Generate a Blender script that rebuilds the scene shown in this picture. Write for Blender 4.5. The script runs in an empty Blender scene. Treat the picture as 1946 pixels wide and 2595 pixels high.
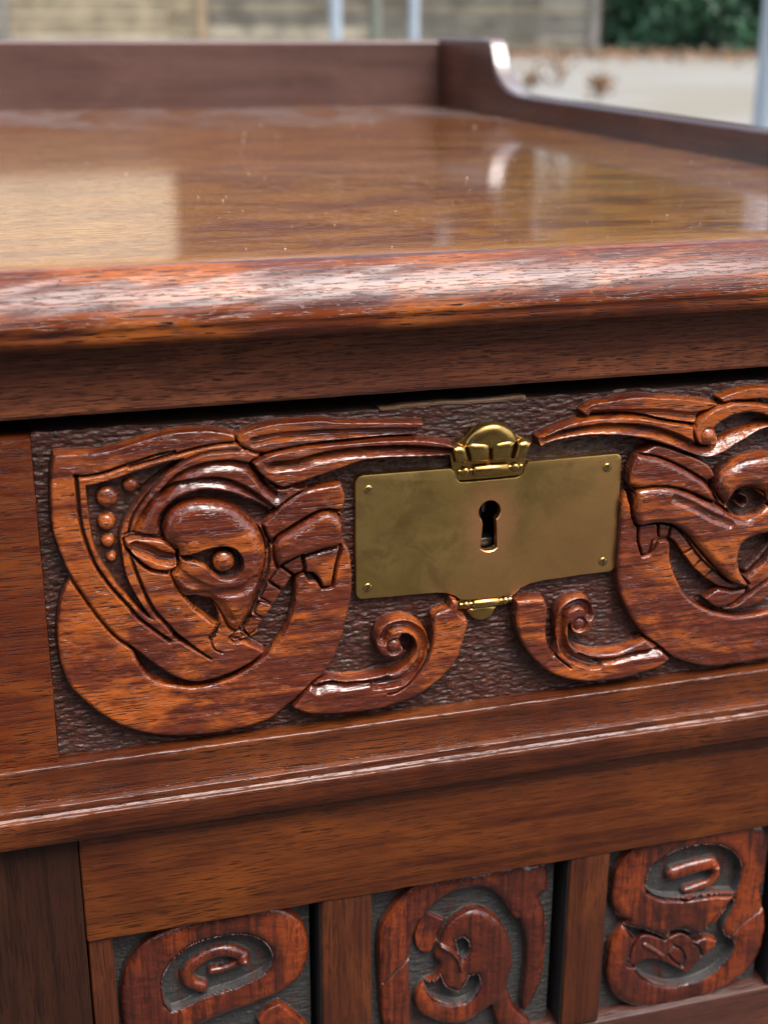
import bpy, bmesh, math, random
import numpy as np
from mathutils import Matrix, Vector

scene = bpy.context.scene
col = scene.collection
R = math.radians
random.seed(7)

# ------------------------------------------------------------------ camera
CAM_LOC = (-0.11583, -0.30281, 0.12107)
CAM_ROT = ((0.960941,0.090834,-0.261422),(-0.276719,0.330066,-0.902487),(0.004310,0.939577,0.342309))
LENS_RATIO = 1.31529

cam_d = bpy.data.cameras.new("camera")
cam_d.sensor_fit = 'VERTICAL'
cam_d.sensor_height = 36.0
cam_d.lens = 36.0 * LENS_RATIO
cam_d.clip_start = 0.01
cam_d.clip_end = 2000.0
cam_d.dof.use_dof = True
cam_d.dof.focus_distance = 0.337
cam_d.dof.aperture_fstop = cam_d.lens / 3.1        # pupil about 3 mm across
cam = bpy.data.objects.new("camera", cam_d)
col.objects.link(cam)
cam.matrix_world = Matrix.Translation(CAM_LOC) @ Matrix(CAM_ROT).to_4x4()
scene.camera = cam

# ------------------------------------------------------------------ sky, sun, exposure
SUN_EL, SUN_AZ = R(63), R(150)                     # azimuth from +Y towards +X
world = bpy.data.worlds.new("World")
scene.world = world
world.use_nodes = True
wn = world.node_tree
for n in list(wn.nodes): wn.nodes.remove(n)
w_out = wn.nodes.new("ShaderNodeOutputWorld")
w_bg = wn.nodes.new("ShaderNodeBackground")
w_hs = wn.nodes.new("ShaderNodeHueSaturation")
w_sky = wn.nodes.new("ShaderNodeTexSky")
w_sky.sky_type = 'NISHITA'
w_sky.sun_disc = False
w_sky.sun_elevation = SUN_EL
w_sky.sun_rotation = SUN_AZ
w_sky.dust_density = 3.0
w_hs.inputs["Saturation"].default_value = 0.62
w_bg.inputs["Strength"].default_value = 0.15
wn.links.new(w_sky.outputs[0], w_hs.inputs["Color"])
wn.links.new(w_hs.outputs[0], w_bg.inputs["Color"])
wn.links.new(w_bg.outputs[0], w_out.inputs["Surface"])

sun_d = bpy.data.lights.new("sun", 'SUN')
sun_d.energy = 1.5
sun_d.angle = R(38)
sun_d.color = (1.0, 0.97, 0.94)
sun = bpy.data.objects.new("sun", sun_d)
col.objects.link(sun)
sdir = Vector((math.sin(SUN_AZ) * math.cos(SUN_EL), math.cos(SUN_AZ) * math.cos(SUN_EL), math.sin(SUN_EL)))
sun.rotation_euler = (-sdir).to_track_quat('-Z', 'Y').to_euler()
sun.location = sdir * 10

scene.view_settings.view_transform = 'Standard'
scene.view_settings.look = 'None'
scene.view_settings.gamma = 1.0
scene.view_settings.use_curve_mapping = False
scene.view_settings.exposure = 1.3
scene.cycles.use_denoising = True
scene.cycles.max_bounces = 6
scene.cycles.diffuse_bounces = 3
scene.cycles.glossy_bounces = 3
scene.cycles.caustics_reflective = False
scene.cycles.caustics_refractive = False

# ------------------------------------------------------------------ material helpers
class NT:
    def __init__(self, name):
        self.mat = bpy.data.materials.new(name)
        self.mat.use_nodes = True
        self.t = self.mat.node_tree
        self.t.nodes.clear()
        self.out = self.t.nodes.new("ShaderNodeOutputMaterial")
        self.bsdf = self.t.nodes.new("ShaderNodeBsdfPrincipled")
        self.t.links.new(self.bsdf.outputs[0], self.out.inputs["Surface"])
    def n(self, kind, **kw):
        nd = self.t.nodes.new(kind)
        for k, v in kw.items(): setattr(nd, k, v)
        return nd
    def l(self, a, b): self.t.links.new(a, b)
    def noise(self, vec, scale3, detail=3.0, rough=0.55, dist=0.0, loc=(0, 0, 0)):
        m = self.n("ShaderNodeMapping")
        m.inputs["Scale"].default_value = scale3
        m.inputs["Location"].default_value = loc
        self.l(vec, m.inputs["Vector"])
        t = self.n("ShaderNodeTexNoise")
        t.inputs["Scale"].default_value = 1.0
        t.inputs["Detail"].default_value = detail
        t.inputs["Roughness"].default_value = rough
        t.inputs["Distortion"].default_value = dist
        self.l(m.outputs[0], t.inputs["Vector"])
        return t.outputs["Fac"]
    def ramp(self, fac, a, b, va=0.0, vb=1.0, smooth=True):
        r = self.n("ShaderNodeMapRange")
        r.interpolation_type = 'SMOOTHSTEP' if smooth else 'LINEAR'
        r.clamp = True
        r.inputs["From Min"].default_value = a; r.inputs["From Max"].default_value = b
        r.inputs["To Min"].default_value = va; r.inputs["To Max"].default_value = vb
        self.l(fac, r.inputs["Value"])
        return r.outputs["Result"]
    def mix(self, fac, a, b, blend='MIX'):
        m = self.n("ShaderNodeMix", data_type='RGBA', blend_type=blend)
        def put(sock, v):
            if isinstance(v, tuple): sock.default_value = (*v, 1.0) if len(v) == 3 else v
            else: self.l(v, sock)
        if isinstance(fac, (int, float)): m.inputs[0].default_value = fac
        else: self.l(fac, m.inputs[0])
        put(m.inputs[6], a); put(m.inputs[7], b)
        return m.outputs[2]
    def math(self, op, a, b=None, c=None):
        m = self.n("ShaderNodeMath", operation=op)
        for i, v in enumerate((a, b, c)):
            if v is None: continue
            if isinstance(v, (int, float)): m.inputs[i].default_value = v
            else: self.l(v, m.inputs[i])
        return m.outputs[0]
    def bump(self, h, strength, dist, normal=None):
        b = self.n("ShaderNodeBump")
        b.inputs["Strength"].default_value = strength
        b.inputs["Distance"].default_value = dist
        self.l(h, b.inputs["Height"])
        if normal is not None: self.l(normal, b.inputs["Normal"])
        return b.outputs[0]

TONE = .72
def wood(name, axis='X', dark=(.06, .018, .010), mid=(.20, .055, .017), light=(.40, .135, .030),
         lo=.46, hi=.66, rough=.34, coat=.5, coat_rough=.14, pore=.75, bump=.55, fine=1.0, haze=0.0, cior=1.6, seed=0.0, bloom=False):
    dark, mid, light = [tuple(v * TONE for v in c) for c in (dark, mid, light)]
    m = NT(name)
    tc = m.n("ShaderNodeTexCoord").outputs["Object"]
    def sc(along, across):
        a = [across * fine] * 3
        a['XYZ'.index(axis)] = along * fine
        return tuple(a)
    lo3 = (seed, seed * .7, seed * 1.3)
    fibre = m.noise(tc, sc(18, 900), 3, .6, .25, lo3)
    wide = m.noise(tc, sc(7, 240), 3, .55, .5, lo3)
    blotch = m.noise(tc, sc(26, 62), 4, .62, .7, lo3)
    pores = m.noise(tc, sc(190, 3600), 1, .5, 0, lo3)
    pores2 = m.noise(tc, sc(70, 1700), 1, .5, 0, (seed + 3, 1, 2))
    pf = m.ramp(blotch, .40, .62, .55, 1.0)
    ph = m.math('MAXIMUM', m.ramp(pores, .56, .64), m.ramp(pores2, .64, .70, 0, .8))
    pm = m.math('MULTIPLY', ph, pf)
    f = m.math('ADD', m.math('MULTIPLY', blotch, .76), m.math('MULTIPLY', wide, .24))
    f = m.math('ADD', f, m.math('MULTIPLY', m.math('SUBTRACT', fibre, .5), .16))
    c1 = m.mix(m.ramp(fibre, .34, .62), dark, mid)
    c2 = m.mix(m.ramp(f, lo, hi), c1, light)
    c3 = m.mix(m.math('MULTIPLY', pm, pore), c2, tuple(x * .22 for x in dark))
    if haze > 0:
        hz = m.ramp(m.noise(tc, sc(16, 40), 4, .65, 1.0, (9, 4, 2)), .52, .72, 0, haze)
        c3 = m.mix(hz, c3, (.30, .24, .20))
    bl = None
    if bloom:
        sx = m.n("ShaderNodeSeparateXYZ"); m.l(tc, sx.inputs[0])
        band = m.math('ADD', sx.outputs["Y"], m.math('MULTIPLY', m.math('SUBTRACT', m.noise(tc, (14, 4, 4), 4, .6, .6), .5), .34))
        bl = m.math('MULTIPLY', m.ramp(band, .10, .20), m.ramp(m.noise(tc, (30, 9, 9), 4, .6, .8, (5, 2, 0)), .40, .62, .1, .75))
        c3 = m.mix(bl, c3, (.40, .35, .33))
    m.l(c3, m.bsdf.inputs["Base Color"])
    rv = m.math('ADD', m.math('MULTIPLY', m.noise(tc, sc(30, 70), 3), .22), rough - .11)
    rv = m.math('ADD', rv, m.math('MULTIPLY', pm, .15))
    m.l(rv, m.bsdf.inputs["Roughness"])
    m.bsdf.inputs["IOR"].default_value = 1.52
    m.bsdf.inputs["Coat Weight"].default_value = coat
    m.bsdf.inputs["Coat Roughness"].default_value = coat_rough
    m.bsdf.inputs["Coat IOR"].default_value = cior
    m.bsdf.inputs["Specular IOR Level"].default_value = .06
    hgt = m.math('ADD', m.math('MULTIPLY', ph, -1.0), m.math('MULTIPLY', fibre, .5))
    nb = m.bump(hgt, bump, .00022)
    m.l(nb, m.bsdf.inputs["Normal"])
    m.l(nb, m.bsdf.inputs["Coat Normal"])
    return m.mat

def ground_wood(name, axis='X', grey=(.050, .044, .040), gamt=.7, glo=.48):
    m = NT(name)
    tc = m.n("ShaderNodeTexCoord").outputs["Object"]
    sc = lambda a, b: tuple(a if 'XYZ'[i] == axis else b for i in range(3))
    n1 = m.noise(tc, sc(420, 1100), 4, .65, .4)
    n2 = m.noise(tc, sc(60, 150), 3, .6, .6)
    n3 = m.noise(tc, sc(700, 1600), 3, .6)
    c = m.mix(m.ramp(n1, .3, .7), (.020, .008, .006), (.105, .034, .020))
    c = m.mix(m.ramp(n2, glo, glo + .22, 0, gamt), c, grey)
    c = m.mix(m.ramp(n3, .58, .74, 0, .5), c, tuple(v * 1.6 for v in grey) if glo < .4 else (.14, .048, .028))
    m.l(c, m.bsdf.inputs["Base Color"])
    m.bsdf.inputs["Roughness"].default_value = .42
    m.bsdf.inputs["Specular IOR Level"].default_value = .2
    m.bsdf.inputs["Coat Weight"].default_value = .45
    m.bsdf.inputs["Coat Roughness"].default_value = .22
    h = m.math('ADD', n1, m.math('MULTIPLY', n3, .5))
    nb = m.bump(h, .7, .0005); m.l(nb, m.bsdf.inputs["Normal"]); m.l(nb, m.bsdf.inputs["Coat Normal"])
    return m.mat

def plain(name, color, rough=.6, metal=0.0, var=.25, scale=30.0, bump=0.0, spec=None):
    m = NT(name)
    tc = m.n("ShaderNodeTexCoord").outputs["Object"]
    n1 = m.noise(tc, (scale,) * 3, 5, .6, .3)
    c = m.mix(m.ramp(n1, .3, .7), tuple(x * (1 - var) for x in color), tuple(min(1, x * (1 + var)) for x in color))
    m.l(c, m.bsdf.inputs["Base Color"])
    m.bsdf.inputs["Roughness"].default_value = rough
    m.bsdf.inputs["Metallic"].default_value = metal
    if bump: m.l(m.bump(n1, bump, .3 / scale), m.bsdf.inputs["Normal"])
    return m.mat

def brass(name, worn=True):
    m = NT(name)
    tc = m.n("ShaderNodeTexCoord").outputs["Object"]
    n1 = m.noise(tc, (45, 45, 70), 4, .6, .8)
    n2 = m.noise(tc, (160, 160, 160), 4, .65, .4, (3, 3, 3))
    n3 = m.noise(tc, (90, 90, 2600), 2, .5, .0)
    n4 = m.noise(tc, (900, 900, 900), 2, .5)
    c = m.mix(m.ramp(n1, .35, .65), (.48, .305, .095), (.66, .430, .145))
    c = m.mix(m.ramp(m.noise(tc, (70, 70, 95), 5, .7, 1.2, (7, 1, 4)), .50, .66, 0, .6), c, (.36, .215, .075))
    c = m.mix(m.ramp(n2, .46, .70, 0, .75), c, (.40, .255, .085))
    if worn:
        # polished, coppery area worn by keys round the keyhole; colour also turns coppery towards the lower right
        sub = m.n("ShaderNodeVectorMath", operation='SUBTRACT'); m.l(tc, sub.inputs[0]); sub.inputs[1].default_value = KEY_LOCAL
        mp = m.n("ShaderNodeMapping"); mp.inputs["Scale"].default_value = (95, 0, 70); m.l(sub.outputs[0], mp.inputs["Vector"])
        ln = m.n("ShaderNodeVectorMath", operation='LENGTH'); m.l(mp.outputs[0], ln.inputs[0])
        d = m.math('ADD', ln.outputs["Value"], m.math('MULTIPLY', m.math('SUBTRACT', n2, .5), .9))
        c = m.mix(m.ramp(d, .35, 1.05, .85, 0), c, (.92, .44, .19))
        sx = m.n("ShaderNodeSeparateXYZ"); m.l(sub.outputs[0], sx.inputs[0])
        drift = m.math('ADD', m.math('MULTIPLY', sx.outputs["X"], 26), m.math('MULTIPLY', sx.outputs["Z"], -34))
        drift = m.math('ADD', drift, m.math('MULTIPLY', m.math('SUBTRACT', n1, .5), 2.2))
        c = m.mix(m.ramp(drift, -.3, 1.0, 0, .75), c, (.76, .40, .155))
    if not worn: c = m.mix(1.0, c, (.80, .78, .76), 'MULTIPLY')
    m.l(c, m.bsdf.inputs["Base Color"])
    m.bsdf.inputs["Metallic"].default_value = 1.0
    r = m.math('ADD', m.math('MULTIPLY', n2, .22), .24 if worn else .17)
    m.l(r, m.bsdf.inputs["Roughness"])
    h = m.math('ADD', m.math('MULTIPLY', n4, .5), m.math('MULTIPLY', n3, .25))
    h = m.math('ADD', h, m.math('MULTIPLY', n1, 4.0))
    m.l(m.bump(h, .32, .00012), m.bsdf.inputs["Normal"])
    return m.mat

# ------------------------------------------------------------------ mesh helpers
MM = .001
BASE = Vector((0.0, 0.27, -0.75))                  # foot of the cabinet
KEY_LOCAL = (-.0008, -.27, .75 + .0005)

def tag(o, label, cat, group=None, kind=None):
    if label: o["label"] = label
    if cat: o["category"] = cat
    if group: o["group"] = group
    if kind: o["kind"] = kind
    return o

def empty(name, loc, parent=None):
    o = bpy.data.objects.new(name, None)
    o.location = loc
    col.objects.link(o)
    if parent: o.parent = parent
    return o

def link(name, me, mat, parent=None, smooth=True, sharp=None):
    if mat is not None: me.materials.append(mat)
    if smooth:
        me.polygons.foreach_set("use_smooth", np.ones(len(me.polygons), dtype=bool))
        if sharp is not None: me.set_sharp_from_angle(angle=R(sharp))
    o = bpy.data.objects.new(name, me)
    col.objects.link(o)
    if parent is not None: o.parent = parent
    return o

def from_np(name, V, Q):
    """fast mesh from vertex array (n,3) and quad index array (m,4)"""
    me = bpy.data.meshes.new(name)
    me.vertices.add(len(V)); me.vertices.foreach_set("co", np.asarray(V, np.float32).ravel())
    k = Q.shape[1]
    me.loops.add(Q.size); me.loops.foreach_set("vertex_index", np.asarray(Q, np.int32).ravel())
    me.polygons.add(len(Q))
    me.polygons.foreach_set("loop_start", np.arange(0, Q.size, k, dtype=np.int32))
    me.polygons.foreach_set("loop_total", np.full(len(Q), k, dtype=np.int32))
    me.update(calc_edges=True)
    me.validate()
    return me

def noise1(x, seed=0, octaves=3):
    out = np.zeros_like(x, dtype=float); amp = 1.0
    rs = np.random.RandomState(seed)
    for o in range(octaves):
        tab = rs.rand(512) * 2 - 1
        i = np.floor(x).astype(int); f = x - i; f = f * f * (3 - 2 * f)
        out += amp * (tab[i % 512] * (1 - f) + tab[(i + 1) % 512] * f)
        x = x * 2.03 + 17.1; amp *= .5
    return out

def noise2(x, y, seed=0, octaves=3):
    out = np.zeros_like(x, dtype=float); amp = 1.0
    rs = np.random.RandomState(seed)
    for o in range(octaves):
        tab = rs.rand(256, 256) * 2 - 1
        i = np.floor(x).astype(int); j = np.floor(y).astype(int)
        f = x - i; g = y - j; f = f * f * (3 - 2 * f); g = g * g * (3 - 2 * g)
        i0 = i % 256; i1 = (i + 1) % 256; j0 = j % 256; j1 = (j + 1) % 256
        out += amp * ((tab[i0, j0] * (1 - f) + tab[i1, j0] * f) * (1 - g) + (tab[i0, j1] * (1 - f) + tab[i1, j1] * f) * g)
        x = x * 2.07 + 11.3; y = y * 2.07 + 5.7; amp *= .5
    return out

def prism_x(name, prof, x0, x1, mat, parent, n=120, wob=.05, freq=.25, seed=1, sharp=40, still=None):
    """closed profile [(y,z) mm] swept along x (mm) with slightly uneven, worn edges"""
    prof = np.array(prof, float); k = len(prof)
    xs = np.linspace(x0, x1, n + 1)
    V = np.zeros((n + 1, k, 3))
    for j in range(k):
        V[:, j, 0] = xs
        if still is not None and prof[j, 1] > still - .7:
            V[:, j, 1] = prof[j, 0]; V[:, j, 2] = prof[j, 1]; continue
        V[:, j, 1] = prof[j, 0] + wob * noise1(xs * freq + j * .35, seed, 3)
        V[:, j, 2] = prof[j, 1] + wob * noise1(xs * freq + j * .35, seed + 50, 3)
    bm = bmesh.new()
    vs = [[bm.verts.new(Vector(V[i, j]) * MM - BASE) for j in range(k)] for i in range(n + 1)]
    for i in range(n):
        for j in range(k):
            bm.faces.new((vs[i][j], vs[i + 1][j], vs[i + 1][(j + 1) % k], vs[i][(j + 1) % k]))
    bm.faces.new(vs[0]); bm.faces.new(vs[n][::-1])
    bmesh.ops.recalc_face_normals(bm, faces=bm.faces)
    me = bpy.data.meshes.new(name); bm.to_mesh(me); bm.free()
    return link(name, me, mat, parent, True, sharp)

def block(name, x0, x1, y0, y1, z0, z1, mat, parent, bev=.6, wob=.04, cuts=24, base=None, seed=3, sharp=18):
    """bevelled board, dims in mm"""
    bm = bmesh.new()
    bmesh.ops.create_cube(bm, size=1.0)
    for v in bm.verts:
        v.co = Vector(((x0 + x1) / 2 + v.co.x * (x1 - x0), (y0 + y1) / 2 + v.co.y * (y1 - y0), (z0 + z1) / 2 + v.co.z * (z1 - z0)))
    if bev > 0:
        bmesh.ops.bevel(bm, geom=list(bm.edges), offset=bev, segments=3, affect='EDGES', profile=.5)
    if cuts:
        longest = max((x1 - x0, 'x'), (y1 - y0, 'y'), (z1 - z0, 'z'))[1]; ax = 'xyz'.index(longest)
        ed = [e for e in bm.edges if abs((e.verts[0].co - e.verts[1].co)[ax]) > .5 * max(x1 - x0, y1 - y0, z1 - z0)]
        bmesh.ops.subdivide_edges(bm, edges=ed, cuts=cuts, use_grid_fill=False)
        if wob:
            for v in bm.verts:
                t = v.co[ax] * .15
                a = np.array([t + v.co[(ax + 1) % 3] * .05])
                v.co[(ax + 1) % 3] += wob * float(noise1(a, seed)[0]); v.co[(ax + 2) % 3] += wob * float(noise1(a, seed + 9)[0])
    b = BASE if base is None else Vector(base)
    for v in bm.verts: v.co = v.co * MM - b
    bmesh.ops.recalc_face_normals(bm, faces=bm.faces)
    me = bpy.data.meshes.new(name); bm.to_mesh(me); bm.free()
    return link(name, me, mat, parent, True, sharp)

# ------------------------------------------------------------------ carved relief (height field cut into named pieces)
def spline(pts, closed, per=6):
    p = np.array(pts, float); n = len(p); out = []
    def corner(i):
        if not closed and (i == 0 or i == n - 1): return True
        a = p[i] - p[i - 1]; b = p[(i + 1) % n] - p[i]
        la, lb = np.linalg.norm(a), np.linalg.norm(b)
        if la < 1e-6 or lb < 1e-6: return True
        return np.dot(a, b) / (la * lb) < .55
    cs = [corner(i) for i in range(n)]
    rng = range(n) if closed else range(n - 1)
    for i in rng:
        p1, p2 = p[i], p[(i + 1) % n]
        m1 = (p2 - p1) if cs[i] else (p2 - p[i - 1]) / 2
        m2 = (p2 - p1) if cs[(i + 1) % n] else (p[(i + 2) % n] - p1) / 2
        ln = np.linalg.norm(p2 - p1)
        for m in (m1, m2):
            lm = np.linalg.norm(m)
            if lm > 1.6 * ln: m *= 1.6 * ln / lm
        for k in range(per):
            t = k / per; t2, t3 = t * t, t * t * t
            out.append((2*t3 - 3*t2 + 1) * p1 + (t3 - 2*t2 + t) * m1 + (-2*t3 + 3*t2) * p2 + (t3 - t2) * m2)
    if not closed: out.append(p[-1])
    return np.array(out)

def seg_dist(X, Z, pts, closed):
    d2 = np.full(X.shape, 1e9); tpar = np.zeros(X.shape); seg_dist.below = np.zeros(X.shape, bool)
    n = len(pts); m = n if closed else n - 1
    for i in range(m):
        ax, az = pts[i]; bx, bz = pts[(i + 1) % n]
        dx, dz = bx - ax, bz - az; L = dx * dx + dz * dz
        if L < 1e-12: continue
        t = np.clip(((X - ax) * dx + (Z - az) * dz) / L, 0, 1)
        q = (X - ax - t * dx) ** 2 + (Z - az - t * dz) ** 2
        k = q < d2
        d2 = np.where(k, q, d2); tpar = np.where(k, (i + t) / m, tpar); seg_dist.below = np.where(k, Z < az + t * dz, seg_dist.below)
    return np.sqrt(d2), tpar

def inside(X, Z, pts):
    c = np.zeros(X.shape, bool); n = len(pts); j = n - 1
    for i in range(n):
        xi, zi = pts[i]; xj, zj = pts[j]
        if zi != zj:
            c ^= ((zi > Z) != (zj > Z)) & (X < (xj - xi) * (Z - zi) / (zj - zi) + xi)
        j = i
    return c

def sstep(t):
    t = np.clip(t, 0, 1); return t * t * (3 - 2 * t)

def build_relief(gname, layers, x0, x1, z0, z1, step, yg, parent, mat_ground, mat_raised, hole=None, top_wobble=0.0, tex=.16, seed=2, scale=1.0):
    nx = int((x1 - x0) / step) + 1; nz = int((z1 - z0) / step) + 1
    xs = np.linspace(x0, x1, nx); zs = np.linspace(z0, z1, nz)
    X, Z = np.meshgrid(xs, zs, indexing='ij')
    h = np.zeros_like(X); rid = np.zeros(X.shape, int)
    soft = np.ones_like(X)                     # 1 where the chiselled ground shows
    names = []
    for li, d in enumerate(layers):
        t = d['t']
        if t == 'poly': pts = spline(d['p'], True); marg = max(.9, d.get('merge', 0) + .1)
        elif t == 'stroke': pts = spline(d['p'], False); marg = max(d['w'], d['w1']) + .1
        else: pts = np.array(d['p'], float); marg = d['rad'] + .3
        i0 = np.searchsorted(xs, pts[:, 0].min() - marg); i1 = np.searchsorted(xs, pts[:, 0].max() + marg)
        j0 = np.searchsorted(zs, pts[:, 1].min() - marg); j1 = np.searchsorted(zs, pts[:, 1].max() + marg)
        if i1 <= i0 or j1 <= j0: continue
        S = (slice(i0, i1), slice(j0, j1)); x, z = X[S], Z[S]
        if t == 'poly':
            ins = inside(x, z, pts)
            if not ins.any(): continue
            dist, _ = seg_dist(x, z, pts, True)
            sd = np.where(ins, dist, -dist)
            base = h[S]; H, r = d['H'], d['r']
            if d['prof'] == 'round':
                # steep wall to 70 % of the height, then a rounded shoulder
                wall = sstep((sd + .05) / .34)
                sh = np.sqrt(np.clip(1 - (1 - np.clip(sd / r, 0, 1)) ** 2, 0, 1))
                fb = .38 if r >= 3 else .58
                top = H * (fb + (1 - fb) * sh)
                new = base * (1 - wall) + top * wall
            else:
                mr = d.get('merge', 0)
                if mr:                          # rounded lip round a hollow
                    lip = np.sqrt(np.clip(1 - (1 - np.clip(-sd / mr, 0, 1)) ** 2, 0, 1))
                    base = np.where((sd < 0) & (base > 1.0), base * (.62 + .38 * lip), base)
                wall = sstep((sd + .02) / d['w'])
                new = base * (1 - wall) + H * wall
            if d['prof'] == 'round':
                cutd = np.clip(1 - np.abs(sd + .28) / .42, 0, 1) * 1.5
                rid[S] = np.where((np.abs(sd + .24) < .17) & (base > 1.2), 0, rid[S])
                base = base - np.minimum(cutd, np.maximum(base - .15, 0))
                new = base * (1 - wall) + top * wall
            h[S] = np.where(sd > -.05, new, base)
            k = sd > .10
            if d.get('name'):
                names.append((d['name'], mat_raised)); rid[S] = np.where(k, len(names), rid[S]); soft[S] = np.where(k, 0, soft[S])
            else:
                rid[S] = np.where(k, 0, rid[S]); soft[S] = np.where(k, .5, soft[S])
        elif t == 'stroke':
            dist, tp = seg_dist(x, z, pts, False)
            w = d['w'] + (d['w1'] - d['w']) * tp
            if d['prof'] == 'ramp': w = np.where(seg_dist.below, w, .45)
            u = np.clip(dist / w, 0, 1)
            cut = (1 - u * u) ** 1.0 if d['prof'] == 'cove' else np.sqrt(1 - u ** 2.5) if d['prof'] == 'ridge' else (1 - u)
            if d['prof'] == 'cove': cut = sstep(cut) * .5 + cut * .5
            amt = d['depth'] * cut
            if d['depth'] > 0: amt = np.minimum(amt, np.maximum(h[S] - .15, 0))
            h[S] = h[S] - amt
            if d.get('name'):
                names.append((d['name'], mat_raised)); rid[S] = np.where(u < .9, len(names), rid[S]); soft[S] = np.where(u < .9, 0, soft[S])
            if d['dark']:
                rid[S] = np.where((u < .62), 0, rid[S])
        else:
            cx, cz = pts[0]; q = np.hypot(x - cx, z - cz) / d['rad']
            base = h[S]
            if d['prof'] == 'bead':
                top = d['H'] - 1.1 * np.clip(q, 0, 1) ** 3
            else:
                top = d['H'] - 1.3 * np.clip(q, 0, 1) ** 2.2
            wall = sstep((1 - q) * d['rad'] / .35)
            h[S] = np.where(q < 1, base * (1 - wall) + top * wall, base)
            names.append((d['name'], mat_raised)); rid[S] = np.where(q < .95, len(names), rid[S]); soft[S] = np.where(q < .95, 0, soft[S])
    h *= scale
    # chiselled ground and hand-cut unevenness
    g = noise2(X / 2.2, Z / .58 + .5 * noise2(X / 4, Z / 4, 9, 2), seed, 2)
    g2 = noise2(X / .75, Z / .5, seed + 5, 2)
    h += soft * (tex * 1.15 * g + tex * .3 * g2)
    h += (1 - soft) * (.15 * noise2(X / 4.5, Z / 2.4, seed + 9, 3) + .025 * noise2(X / 2.2, Z / .42, seed + 13, 2))
    Zw = Z.copy()
    if top_wobble:
        edge = np.clip((Z - (z1 - 3)) / 3, 0, 1)
        tw = noise1(xs / 9.0, seed + 31, 4)
        chip = np.clip(noise1(xs / 5.0, seed + 77, 3) - .75, 0, 1) * 2.0
        Zw = Z + edge * (top_wobble * tw - chip * top_wobble)[:, None]
    Y = yg - h
    gx = np.gradient(Y, step, axis=0); gz = np.gradient(Y, step, axis=1)
    N = np.stack([gx, -np.ones_like(gx), gz], -1); N /= np.linalg.norm(N, axis=-1, keepdims=True)
    P = (np.stack([X, Y, Zw], -1) * MM - np.array(BASE)).reshape(-1, 3); N = N.reshape(-1, 3)
    idx = np.arange(nx * nz).reshape(nx, nz)
    Q = np.stack([idx[:-1, :-1], idx[1:, :-1], idx[1:, 1:], idx[:-1, 1:]], -1).reshape(-1, 4)
    cr = rid[:-1, :-1].reshape(-1)
    keep = np.ones(len(Q), bool)
    if hole is not None:
        keep = ~inside(X[:-1, :-1], Z[:-1, :-1], np.array(hole)).reshape(-1)
    root = None; objs = []
    for r in range(len(names) + 1):
        q = Q[(cr == r) & keep]
        if len(q) < 6: continue
        used, inv = np.unique(q, return_inverse=True)
        nm, mt = (gname, mat_ground) if r == 0 else names[r - 1]
        me = from_np(nm, P[used], inv.reshape(-1, 4))
        o = link(nm, me, mt, parent if r == 0 else root, True)
        me.normals_split_custom_set_from_vertices(N[used].tolist())
        if r == 0: root = o
        objs.append(o)
    return root

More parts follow.
